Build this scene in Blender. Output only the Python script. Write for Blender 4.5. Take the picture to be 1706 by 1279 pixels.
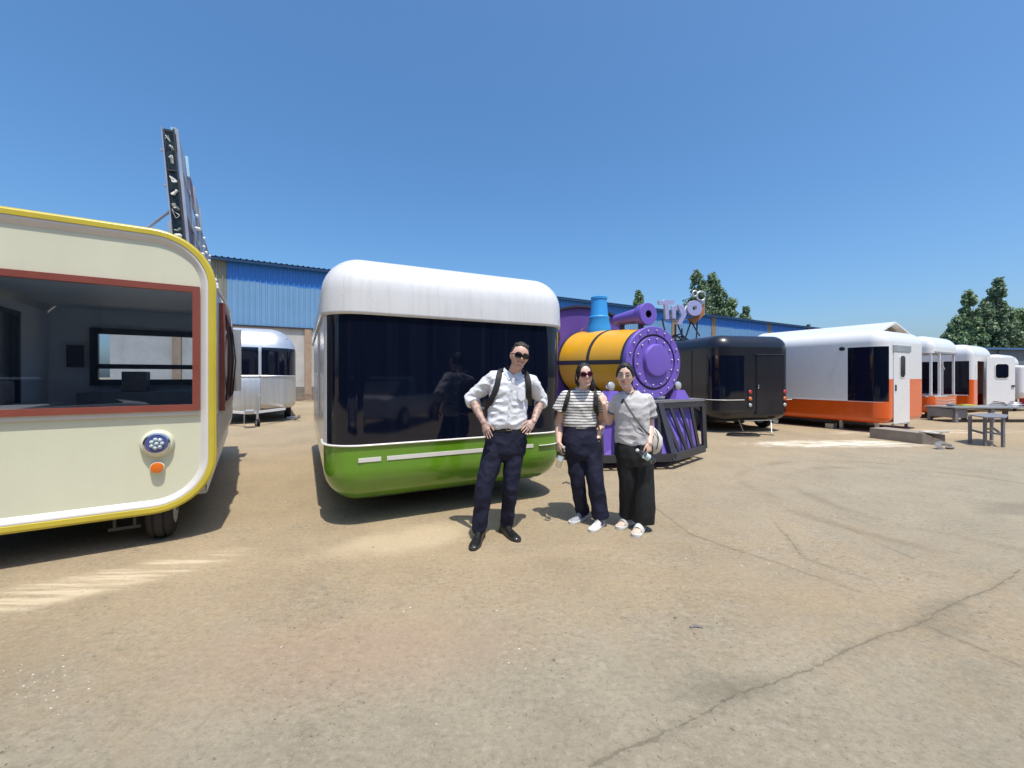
import bpy, bmesh, math, random
from mathutils import Vector, Matrix, noise
random.seed(7)
PI = math.pi
V = Vector
S = bpy.context.scene
for o in list(bpy.data.objects): bpy.data.objects.remove(o)
C = S.collection
# ------------------------------------------------------------------ camera, sky, sun, exposure
CH, F, CX, HY = 1.46, 690.0, 853.0, 628.0
cam = bpy.data.cameras.new('camera'); camo = bpy.data.objects.new('camera', cam); C.objects.link(camo)
camo.location = (0, 0, CH); camo.rotation_euler = (PI/2, 0, 0)
cam.sensor_width = 36; cam.lens = 36*F/1706; cam.shift_y = -(639.5-HY)/1706
cam.clip_start = 0.05; cam.clip_end = 3000
S.camera = camo
SUNV = V((.150, -.300, .942)).normalized()
W = bpy.data.worlds.new('World'); S.world = W; W.use_nodes = True
wn = W.node_tree.nodes; wl = W.node_tree.links
sky = wn.new('ShaderNodeTexSky'); sky.sky_type = 'NISHITA'; sky.sun_disc = False
sky.sun_elevation = math.asin(SUNV.z); sky.sun_rotation = math.atan2(SUNV.x, SUNV.y)
sky.altitude = 0; sky.air_density = 1.0; sky.dust_density = 2.6; sky.ozone_density = 8
bg = wn['Background']; bg.inputs['Strength'].default_value = .15
hs = wn.new('ShaderNodeHueSaturation'); hs.inputs['Saturation'].default_value = 1.14; hs.inputs['Hue'].default_value = .494; wl.new(sky.outputs[0], hs.inputs['Color'])
wl.new(hs.outputs[0], bg.inputs['Color'])
sl = bpy.data.lights.new('sun', 'SUN'); sl.energy = 3.7; sl.angle = math.radians(.55); sl.color = (1, .95, .86)
so = bpy.data.objects.new('sun', sl); C.objects.link(so); so.rotation_euler = SUNV.to_track_quat('Z', 'Y').to_euler()
S.view_settings.view_transform = 'Standard'; S.view_settings.look = 'None'
S.view_settings.exposure = 0.36; S.view_settings.gamma = 1

def P(px, py, Y): return V(((px-CX)/F*Y, Y, CH-(py-HY)/F*Y))
def G(px, py):
    Y = CH*F/(py-HY); return V(((px-CX)/F*Y, Y, 0))

# ------------------------------------------------------------------ materials
def hexc(c): return (c[0], c[1], c[2], 1)
def mat(name, col, rough=.5, metal=0, coat=0, var=.12, vscale=3, bump=0, bscale=40, spec=.5, stretch=(1,1,1), rvar=.1, dirt=0, dcol=(.2,.16,.11), dscale=(4,4,.6), vcol=None, sss=0):
    m = bpy.data.materials.new(name); m.use_nodes = True
    n = m.node_tree.nodes; l = m.node_tree.links; b = n['Principled BSDF']
    b.inputs['Roughness'].default_value = rough; b.inputs['Metallic'].default_value = metal
    b.inputs['Coat Weight'].default_value = coat; b.inputs['Coat Roughness'].default_value = .05
    b.inputs['Specular IOR Level'].default_value = spec
    if sss:
        b.inputs['Subsurface Weight'].default_value = sss; b.inputs['Subsurface Radius'].default_value = (.012,.005,.003); b.inputs['Subsurface Scale'].default_value = .6
    tc = n.new('ShaderNodeTexCoord'); mp = n.new('ShaderNodeMapping'); mp.inputs['Scale'].default_value = stretch
    l.new(tc.outputs['Object'], mp.inputs[0])
    nz = n.new('ShaderNodeTexNoise'); nz.inputs['Scale'].default_value = vscale; nz.inputs['Detail'].default_value = 6; nz.inputs['Roughness'].default_value = .62
    l.new(mp.outputs[0], nz.inputs['Vector'])
    mx = n.new('ShaderNodeMix'); mx.data_type = 'RGBA'
    dk = vcol if vcol else tuple(c*(1-var) for c in col); lt = tuple(min(1, c*(1+var*.6)) for c in col)
    mr = n.new('ShaderNodeMapRange'); mr.inputs[1].default_value = .3; mr.inputs[2].default_value = .7
    l.new(nz.outputs['Fac'], mr.inputs[0]); l.new(mr.outputs[0], mx.inputs[0])
    mx.inputs[6].default_value = hexc(dk); mx.inputs[7].default_value = hexc(lt)
    out = mx.outputs[2]
    if dirt:
        mp2 = n.new('ShaderNodeMapping'); mp2.inputs['Scale'].default_value = dscale; l.new(tc.outputs['Object'], mp2.inputs[0])
        nd = n.new('ShaderNodeTexNoise'); nd.inputs['Scale'].default_value = 1.6; nd.inputs['Detail'].default_value = 8; nd.inputs['Roughness'].default_value = .7
        l.new(mp2.outputs[0], nd.inputs['Vector'])
        rd = n.new('ShaderNodeMapRange'); rd.inputs[1].default_value = .48; rd.inputs[2].default_value = .78; rd.inputs[4].default_value = dirt
        l.new(nd.outputs['Fac'], rd.inputs[0])
        m2 = n.new('ShaderNodeMix'); m2.data_type = 'RGBA'; l.new(rd.outputs[0], m2.inputs[0]); l.new(out, m2.inputs[6]); m2.inputs[7].default_value = hexc(dcol)
        out = m2.outputs[2]
    l.new(out, b.inputs['Base Color'])
    if rvar:
        r2 = n.new('ShaderNodeMapRange'); r2.inputs[3].default_value = max(0, rough-rvar*.5); r2.inputs[4].default_value = min(1, rough+rvar)
        l.new(nz.outputs['Fac'], r2.inputs[0]); l.new(r2.outputs[0], b.inputs['Roughness'])
    if bump:
        nb = n.new('ShaderNodeTexNoise'); nb.inputs['Scale'].default_value = bscale; nb.inputs['Detail'].default_value = 4
        l.new(mp.outputs[0], nb.inputs['Vector'])
        bp = n.new('ShaderNodeBump'); bp.inputs['Strength'].default_value = bump; bp.inputs['Distance'].default_value = .01
        l.new(nb.outputs['Fac'], bp.inputs['Height']); l.new(bp.outputs[0], b.inputs['Normal'])
    return m
M = {}
def mk(k, *a, **kw): M[k] = mat(k, *a, **kw)
mk('white_paint', (.70,.70,.69), .26, coat=.25, var=.04, dirt=.38, dcol=(.42,.39,.33), dscale=(13,13,.35))
mk('white_clean', (.74,.74,.74), .25, coat=.3, var=.02, vscale=.8, dirt=.07, dcol=(.5,.47,.42), dscale=(1.2,1.2,.3))
mk('green_paint', (.115,.265,.014), .16, coat=.6, var=.10, dirt=.22, dcol=(.20,.22,.07), dscale=(1.5,1.5,5))
mk('cream_paint', (.66,.66,.49), .3, coat=.2, var=.035, vscale=1.2, dirt=.08, dcol=(.4,.37,.28), dscale=(6,6,.5))
mk('yellow_trim', (.56,.45,.045), .3, coat=.3, var=.1)
mk('pale_lip', (.66,.64,.60), .3, var=.05)
mk('brown_frame', (.235,.062,.042), .35, var=.12)
mk('black_frame', (.015,.015,.017), .35, var=.1)
mk('black_glass', (.003,.005,.014), .04, coat=0, var=.2, spec=.5, rvar=.03, stretch=(14,14,.35), dirt=.22, dcol=(.020,.030,.055), dscale=(9,9,.12))
mk('black_paint', (.008,.008,.013), .28, coat=.25, var=.15, dirt=.1, dcol=(.06,.055,.05))
mk('interior_wall', (.78,.80,.82), .5, var=.05)
mk('interior_floor', (.40,.40,.39), .5)
mk('silver_polished', (.72,.73,.74), .36, metal=.7, var=.08, stretch=(3,3,.3), dirt=.12, dcol=(.35,.31,.2))
mk('silver_panel', (.60,.60,.58), .36, metal=.75, var=.12, stretch=(5,5,.2), dirt=.15, dcol=(.35,.31,.2))
mk('chrome', (.75,.75,.76), .12, metal=1, var=.03)
mk('galvanised', (.50,.51,.52), .4, metal=.8, var=.2)
mk('grey_steel', (.24,.235,.25), .5, metal=.3, var=.2, dirt=.3, dcol=(.16,.09,.05))
mk('dark_steel', (.045,.045,.05), .45, metal=.2, var=.15)
mk('rubber', (.018,.018,.018), .75, var=.2, dirt=.2, dcol=(.1,.085,.065))
mk('orange_paint', (.72,.105,.010), .18, coat=.5, var=.08, dirt=.1, dcol=(.4,.15,.06), dscale=(1,1,5))
mk('purple_paint', (.165,.10,.47), .42, coat=.05, var=.07)
mk('purple_deep', (.12,.06,.30), .5, var=.1)
mk('yellow_paint', (.80,.40,.012), .34, coat=.15, var=.05)
mk('blue_paint', (.035,.30,.68), .4, var=.06)
mk('charcoal_trim', (.035,.033,.045), .45, var=.15)
mk('letter_face', (.36,.36,.60), .35, var=.06)
mk('letter_edge', (.55,.56,.60), .3, metal=.5)
mk('rust_orange', (.42,.17,.06), .7, var=.2)
mk('plaster', (.50,.48,.45), .9, var=.14, vscale=1.5, bump=.25, bscale=6, dirt=.35, dcol=(.22,.2,.17), dscale=(.8,.8,.4))
mk('plinth', (.20,.175,.15), .9, var=.2, bump=.3, bscale=8)
mk('pilaster_brick', (.36,.25,.17), .9, var=.2, vscale=4, dirt=.4, dcol=(.4,.36,.3))
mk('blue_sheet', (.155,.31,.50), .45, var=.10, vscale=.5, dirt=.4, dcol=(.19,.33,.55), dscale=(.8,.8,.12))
mk('skylight_sheet', (.22,.22,.17), .5, var=.2, vscale=2, dirt=.3, dcol=(.15,.12,.08))
mk('rusty_sheet', (.27,.20,.14), .7, var=.2, vscale=2)
mk('roof_sheet', (.045,.12,.26), .5, var=.15)
mk('far_wall', (.12,.15,.17), .8, var=.12)
mk('cloth_white', (.74,.76,.80), .8, var=.03, bump=.35, bscale=22, stretch=(1,1,1), spec=.2)
mk('cloth_navy', (.011,.013,.034), .72, var=.3, vscale=9, bump=.5, bscale=18, spec=.3)
mk('cloth_black', (.016,.017,.018), .75, var=.25, vscale=8, bump=.4, bscale=14, spec=.3)
mk('cloth_grey', (.52,.51,.51), .9, var=.07, vscale=30, bump=.3, bscale=20, spec=.2)
mk('cloth_darkgrey', (.14,.14,.15), .9, var=.1)
mk('strap_black', (.014,.014,.015), .7, var=.2, bump=.3, bscale=150)
mk('leather_black', (.010,.010,.011), .32, var=.2, coat=.2, bump=.1, bscale=60)
mk('sole_dark', (.035,.03,.026), .6)
mk('shoe_white', (.66,.66,.63), .5, var=.06, bump=.1, bscale=80)
mk('shoe_grey', (.30,.31,.34), .6, var=.08, bump=.2, bscale=120)
mk('logo_navy', (.02,.025,.08), .5)
mk('white_leather', (.72,.69,.62), .4, var=.05, bump=.15, bscale=30)
mk('skin_man', (.66,.41,.31), .45, var=.12, vscale=14, sss=.10, bump=.05, bscale=150)
mk('skin_tattoo', (.50,.31,.235), .5, var=.5, vscale=34, vcol=(.13,.11,.11), sss=.05)
mk('skin_woman', (.72,.48,.375), .45, var=.10, vscale=12, sss=.10)
mk('lips', (.40,.13,.11), .4, var=.1)
mk('lips_man', (.36,.14,.11), .4, var=.1)
mk('teeth', (.75,.72,.66), .25, var=.02)
mk('mouth_dark', (.06,.012,.012), .6)
mk('eye_white', (.65,.63,.6), .2, var=.02)
mk('eye_dark', (.02,.012,.008), .1)
mk('hair_brown', (.032,.020,.013), .42, var=.4, vscale=60, stretch=(1,1,.15), bump=.9, bscale=110)
mk('hair_black', (.012,.009,.008), .38, var=.4, vscale=60, stretch=(1,1,.15), bump=.9, bscale=110)
mk('shades_lens', (.006,.005,.005), .04, var=.05)
mk('shades_lens_red', (.035,.006,.014), .04, var=.05)
mk('shades_frame', (.012,.01,.01), .2)
mk('frame_red', (.10,.012,.03), .25)
mk('glasses_wire', (.10,.07,.05), .3, metal=.6)
mk('plastic_film', (.62,.62,.55), .15, var=.3, vscale=20, bump=.6, bscale=20)
mk('sign_cavity', (.012,.03,.035), .3, var=.4, vscale=12)
mk('sign_plate', (.36,.38,.46), .4, metal=.2, var=.12, vscale=3)
mk('sign_blue', (.40,.62,.75), .4)
mk('sign_maroon', (.16,.05,.07), .5, var=.2)
mk('bulb_white', (.8,.8,.8), .2)
mk('lamp_blue', (.07,.09,.26), .25, coat=.6)
mk('lamp_led', (.42,.50,.54), .12, var=.1, coat=.8)
mk('lamp_amber', (.72,.16,.01), .22, coat=.8)
mk('lamp_red', (.55,.012,.02), .22, coat=.8)
mk('lamp_clear', (.42,.43,.44), .12, coat=.8)
mk('wood_board', (.30,.25,.20), .8, var=.2, vscale=4, stretch=(1,6,1), bump=.2)
mk('toolbox_red', (.42,.02,.02), .4)
mk('scrap_yellow', (.50,.45,.10), .6, var=.2)
mk('scrap_grey', (.16,.15,.15), .6, var=.35, vscale=10)
mk('stone_bits', (.30,.25,.19), .9, var=.35, vscale=20)
mk('crack_dirt', (.165,.14,.10), .95, var=.25, vscale=8)
mk('dust_white', (.62,.60,.55), .95, var=.15, vscale=5)
mk('bark', (.10,.085,.065), .9, var=.3)
mk('added_shed_wall', (.10,.12,.15), .8, var=.2)
mk('car_paint', (.62,.63,.64), .25, coat=.6)
mk('bottle_label', (.55,.62,.66), .4)

def leafmat(name, a, b):
    m = bpy.data.materials.new(name); m.use_nodes = True; n = m.node_tree.nodes; l = m.node_tree.links; p = n['Principled BSDF']
    g = n.new('ShaderNodeNewGeometry'); r = n.new('ShaderNodeValToRGB')
    r.color_ramp.elements[0].color = hexc(a); r.color_ramp.elements[1].color = hexc(b)
    l.new(g.outputs['Random Per Island'], r.inputs[0]); l.new(r.outputs[0], p.inputs['Base Color'])
    p.inputs['Roughness'].default_value = .55
    t = n.new('ShaderNodeBsdfTranslucent'); l.new(r.outputs[0], t.inputs[0]); mx = n.new('ShaderNodeMixShader'); mx.inputs[0].default_value = .35
    l.new(p.outputs[0], mx.inputs[1]); l.new(t.outputs[0], mx.inputs[2]); l.new(mx.outputs[0], n['Material Output'].inputs[0]); M[name] = m
leafmat('leaf_a', (.12,.20,.085), (.28,.38,.19)); leafmat('leaf_b', (.115,.185,.10), (.25,.34,.19))

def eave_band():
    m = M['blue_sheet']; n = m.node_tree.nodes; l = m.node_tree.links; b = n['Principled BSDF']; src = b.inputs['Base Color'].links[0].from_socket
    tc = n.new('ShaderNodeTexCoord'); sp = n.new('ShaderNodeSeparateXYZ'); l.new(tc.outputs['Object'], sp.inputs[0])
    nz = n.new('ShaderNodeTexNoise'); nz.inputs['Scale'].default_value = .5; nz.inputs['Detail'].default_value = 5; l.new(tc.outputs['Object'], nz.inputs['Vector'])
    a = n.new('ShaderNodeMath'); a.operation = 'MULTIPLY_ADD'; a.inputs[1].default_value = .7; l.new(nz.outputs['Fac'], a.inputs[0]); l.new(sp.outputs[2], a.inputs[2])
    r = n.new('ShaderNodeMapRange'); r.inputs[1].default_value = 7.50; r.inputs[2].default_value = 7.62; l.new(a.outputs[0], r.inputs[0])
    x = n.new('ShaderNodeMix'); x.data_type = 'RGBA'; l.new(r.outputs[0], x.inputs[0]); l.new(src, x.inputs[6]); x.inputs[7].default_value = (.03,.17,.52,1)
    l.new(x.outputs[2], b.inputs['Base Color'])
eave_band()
def glassmat(name, tint, ior=1.5, rough=.0):
    m = bpy.data.materials.new(name); m.use_nodes = True; n = m.node_tree.nodes; l = m.node_tree.links
    n.remove(n['Principled BSDF'])
    t = n.new('ShaderNodeBsdfTransparent'); t.inputs[0].default_value = hexc(tint)
    g = n.new('ShaderNodeBsdfGlossy'); g.inputs['Roughness'].default_value = rough; lw = n.new('ShaderNodeLayerWeight'); lw.inputs[0].default_value = .5; pw = n.new('ShaderNodeMath'); pw.operation = 'POWER'; pw.inputs[1].default_value = 4; l.new(lw.outputs['Facing'], pw.inputs[0])
    f = n.new('ShaderNodeMath'); f.operation = 'MULTIPLY_ADD'; f.inputs[1].default_value = .75; f.inputs[2].default_value = ((ior-1)/(ior+1))**2*1.6; l.new(pw.outputs[0], f.inputs[0])
    x = n.new('ShaderNodeMixShader'); l.new(f.outputs[0], x.inputs[0]); l.new(t.outputs[0], x.inputs[1]); l.new(g.outputs[0], x.inputs[2])
    l.new(x.outputs[0], n['Material Output'].inputs[0]); M[name] = m
glassmat('glass_tinted', (.80,.86,.92), 1.62); glassmat('glass_clear', (.9,.93,.93), 1.45); glassmat('bottle_plastic', (.86,.90,.90), 1.5, .05)

# striped jersey
def striped():
    m = mat('striped_jersey', (.74,.73,.70), .85, var=.04, bump=.3, bscale=22, spec=.2); n = m.node_tree.nodes; l = m.node_tree.links; b = n['Principled BSDF']
    src = b.inputs['Base Color'].links[0].from_socket
    tc = n.new('ShaderNodeTexCoord'); sp = n.new('ShaderNodeSeparateXYZ'); l.new(tc.outputs['Object'], sp.inputs[0])
    nz = n.new('ShaderNodeTexNoise'); nz.inputs['Scale'].default_value = 7; l.new(tc.outputs['Object'], nz.inputs['Vector'])
    a = n.new('ShaderNodeMath'); a.operation = 'MULTIPLY_ADD'; a.inputs[1].default_value = .016; l.new(nz.outputs['Fac'], a.inputs[0]); l.new(sp.outputs[2], a.inputs[2])
    d = n.new('ShaderNodeMath'); d.operation = 'MULTIPLY'; d.inputs[1].default_value = 1/.0285; l.new(a.outputs[0], d.inputs[0])
    f = n.new('ShaderNodeMath'); f.operation = 'FRACT'; l.new(d.outputs[0], f.inputs[0])
    g = n.new('ShaderNodeMath'); g.operation = 'LESS_THAN'; g.inputs[1].default_value = .27; l.new(f.outputs[0], g.inputs[0])
    x = n.new('ShaderNodeMix'); x.data_type = 'RGBA'; l.new(g.outputs[0], x.inputs[0]); l.new(src, x.inputs[6]); x.inputs[7].default_value = (.02,.02,.024,1)
    l.new(x.outputs[2], b.inputs['Base Color']); M['striped_jersey'] = m
striped()

def groundmat():
    m = bpy.data.materials.new('yard_concrete'); m.use_nodes = True; n = m.node_tree.nodes; l = m.node_tree.links; b = n['Principled BSDF']
    b.inputs['Specular IOR Level'].default_value = .25
    tc = n.new('ShaderNodeTexCoord'); pos = tc.outputs['Object']
    def nz(scale, det=8, ro=.6, vec=None, stretch=None, rot=0):
        x = n.new('ShaderNodeTexNoise'); x.inputs['Scale'].default_value = scale; x.inputs['Detail'].default_value = det; x.inputs['Roughness'].default_value = ro
        v = vec or pos
        if stretch:
            mp = n.new('ShaderNodeMapping'); mp.inputs['Scale'].default_value = stretch; mp.inputs['Rotation'].default_value = (0,0,rot); l.new(v, mp.inputs[0]); v = mp.outputs[0]
        l.new(v, x.inputs['Vector']); return x.outputs['Fac']
    def rng(v, a, c, o0=0, o1=1):
        r = n.new('ShaderNodeMapRange'); r.interpolation_type = 'SMOOTHSTEP'; r.inputs[1].default_value = a; r.inputs[2].default_value = c; r.inputs[3].default_value = o0; r.inputs[4].default_value = o1
        l.new(v, r.inputs[0]); return r.outputs[0]
    def mixc(f, a, c):
        x = n.new('ShaderNodeMix'); x.data_type = 'RGBA'
        l.new(f, x.inputs[0])
        if isinstance(a, tuple): x.inputs[6].default_value = hexc(a)
        else: l.new(a, x.inputs[6])
        if isinstance(c, tuple): x.inputs[7].default_value = hexc(c)
        else: l.new(c, x.inputs[7])
        return x.outputs[2]
    def mth(op, a, c):
        x = n.new('ShaderNodeMath'); x.operation = op
        for i, q in enumerate((a, c)):
            if isinstance(q, (int, float)): x.inputs[i].default_value = q
            else: l.new(q, x.inputs[i])
        return x.outputs[0]
    def spot(p, rx, ry, rot=0, soft=.5, wob=.5):   # a stain with its own shape
        mp = n.new('ShaderNodeMapping'); mp.vector_type = 'TEXTURE'; mp.inputs['Location'].default_value = (p[0], p[1], 0); mp.inputs['Rotation'].default_value = (0,0,rot); mp.inputs['Scale'].default_value = (rx, ry, 1)
        l.new(pos, mp.inputs[0]); ln = n.new('ShaderNodeVectorMath'); ln.operation = 'LENGTH'; l.new(mp.outputs[0], ln.inputs[0])
        w = mth('ADD', ln.outputs['Value'], mth('MULTIPLY', mth('SUBTRACT', nz(3.5), .5), wob*2))
        return rng(w, 1, 1-soft)
    base = mixc(rng(nz(.22, 5), .35, .65), (0.379,0.286,0.173), (0.322,0.249,0.153))
    base = mixc(rng(nz(.9, 7, .65), .42, .72, 0, .6), base, (0.254,0.196,0.122))
    base = mixc(rng(nz(1.7, 9, .7, stretch=(.35,1.6,1), rot=.5), .5, .78, 0, .5), base, (0.452,0.347,0.216))
    # the yard turns greyer to the right and near the camera where the dust is worn off
    gz = mth('MAXIMUM', spot((7,5.2), 8.0, 5.0, .3, .8, .5), spot((.5,1.3), 4.6, 1.9, .0, .7, .5))
    grey = mixc(rng(nz(1.6, 9, .7), .35, .68), (.335,.292,.212), (.262,.232,.170))
    base = mixc(mth('MULTIPLY', gz, .85), base, grey)
    base = mixc(mth('MULTIPLY', rng(nz(5, 10, .75), .50, .72), .40), base, (.185,.160,.112))
    base = mixc(mth('MULTIPLY', rng(nz(9, 10, .78, stretch=(1,1.7,1), rot=.7), .52, .72), .35), base, (.43,.375,.285))
    gr = nz(34, 5, .75); clus = rng(nz(1.3, 4), .40, .62, .25, 1)
    base = mixc(mth('MULTIPLY', rng(gr, .50, .62), .34), base, (.16,.14,.10))
    base = mixc(mth('MULTIPLY', rng(gr, .45, .34), .36), base, (.46,.41,.33))
    g2 = nz(16, 4, .7, stretch=(1,1.6,1), rot=.5)
    base = mixc(mth('MULTIPLY', rng(g2, .53, .64), mth('MULTIPLY', clus, .45)), base, (.17,.15,.105))
    base = mixc(mth('MULTIPLY', rng(g2, .45, .36), mth('MULTIPLY', clus, .40)), base, (.42,.375,.29))
    base = mixc(mth('MULTIPLY', rng(nz(110, 4, .8), .56, .68), .40), base, (.50,.46,.38))
    base = mixc(mth('MULTIPLY', mth('MULTIPLY', rng(nz(40, 2, .5), .66, .70), clus), .75), base, (.08,.07,.05))
    stn = mth('MAXIMUM', spot((2.6,2.5), .5, .22, .5, .8, .8), mth('MAXIMUM', spot((1.0,1.95), .35, .12, .2, .8, .9), spot((5.5,4.6), .9, .25, .3, .8, .9)))
    base = mixc(mth('MULTIPLY', stn, .35), base, (.13,.12,.085))
    # pale sand bands by the cream trailer, white dust by the orange trailers, red grit in the middle
    bands = nz(5, 5, .6, stretch=(.25,3.5,1), rot=-.62)
    base = mixc(mth('MULTIPLY', spot((-3.1,2.85), 1.35, .30, .60, .5, .3), rng(bands, .42, .62, .12, .72)), base, (0.633,0.525,0.360))
    base = mixc(mth('MULTIPLY', spot((-.9,3.75), 1.1, .38, .45, .7, .4), .5), base, (0.565,0.452,0.297))
    base = mixc(mth('MULTIPLY', spot((7.2,9.1), 2.5, .62, .05, .6, .5), rng(nz(2.6, 8, .7, stretch=(.5,2.6,1)), .40, .56, 0, .95)), base, (0.746,0.672,0.531))
    base = mixc(mth('MULTIPLY', spot((11,11), 4, .7, .1, .6, .4), rng(nz(2, 8, .7, stretch=(.5,3,1)), .45, .65, 0, .8)), base, (0.678,0.598,0.450))
    base = mixc(mth('MULTIPLY', spot((-.9,2.2), 1.3, .5, .1, .8, .5), .28), base, (0.407,0.252,0.162))
    # worn tyre arc
    mp = n.new('ShaderNodeMapping'); mp.vector_type = 'TEXTURE'; mp.inputs['Location'].default_value = (5.4,4.9,0); l.new(pos, mp.inputs[0])
    ln = n.new('ShaderNodeVectorMath'); ln.operation = 'LENGTH'; l.new(mp.outputs[0], ln.inputs[0])
    rr = mth('ADD', ln.outputs['Value'], mth('MULTIPLY', nz(.9, 4), .5))
    for r0 in (2.05, 2.55):
        q = mth('ABSOLUTE', mth('SUBTRACT', rr, r0), 0)
        k = mth('MULTIPLY', rng(q, .13, .02), mth('MULTIPLY', rng(nz(1.1, 5), .40, .60), .38))
        base = mixc(k, base, (0.175,0.137,0.086))
    # cracks and the worn slab joint
    cn = nz(11, 6, .8); wob = mth('ADD', mth('MULTIPLY', mth('SUBTRACT', nz(2.2, 3, .5), .5), .10), mth('MULTIPLY', mth('SUBTRACT', nz(13, 4, .7), .5), .05))
    crk = None
    for pts, w in (([(985,1279),(1225,1160),(1530,1035),(1706,950)], .011), ([(1090,845),(1150,890),(1270,930),(1430,985)], .009), ([(1530,1035),(1706,1110)], .011), ([(1290,870),(1340,930),(1450,965)], .010), ([(1410,880),(1520,930)], .008)):
        for k in range(len(pts)-1):
            a, c = G(*pts[k]), G(*pts[k+1]); d = c-a
            mp = n.new('ShaderNodeMapping'); mp.vector_type = 'TEXTURE'; mp.inputs['Location'].default_value = a; mp.inputs['Rotation'].default_value = (0,0,math.atan2(d.y, d.x)); l.new(pos, mp.inputs[0])
            sp = n.new('ShaderNodeSeparateXYZ'); l.new(mp.outputs[0], sp.inputs[0])
            dist = mth('ABSOLUTE', mth('ADD', sp.outputs[1], wob), 0)
            ww = mth('MULTIPLY', rng(cn, .38, .66), w)
            edge = mth('MULTIPLY', mth('LESS_THAN', mth('ABSOLUTE', mth('SUBTRACT', sp.outputs[0], d.length/2), 0), d.length/2+.01), 1)
            v = mth('MULTIPLY', mth('LESS_THAN', dist, ww), edge)
            halo = mth('MULTIPLY', mth('MULTIPLY', rng(dist, w*5, 0), .30), edge)
            v = mth('MAXIMUM', v, halo); crk = v if crk is None else mth('MAXIMUM', crk, v)
    base = mixc(mth('MULTIPLY', crk, .50), base, (.11,.09,.06))
    l.new(base, b.inputs['Base Color']); b.inputs['Roughness'].default_value = .88
    h = mth('ADD', mth('ADD', mth('MULTIPLY', nz(7, 9, .7), .7), mth('MULTIPLY', crk, -.4)), mth('MULTIPLY', nz(45, 8, .85), .5))
    bp = n.new('ShaderNodeBump'); bp.inputs['Strength'].default_value = .8; bp.inputs['Distance'].default_value = .02
    l.new(h, bp.inputs['Height']); l.new(bp.outputs[0], b.inputs['Normal'])
    M['yard_concrete'] = m
groundmat()

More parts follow.
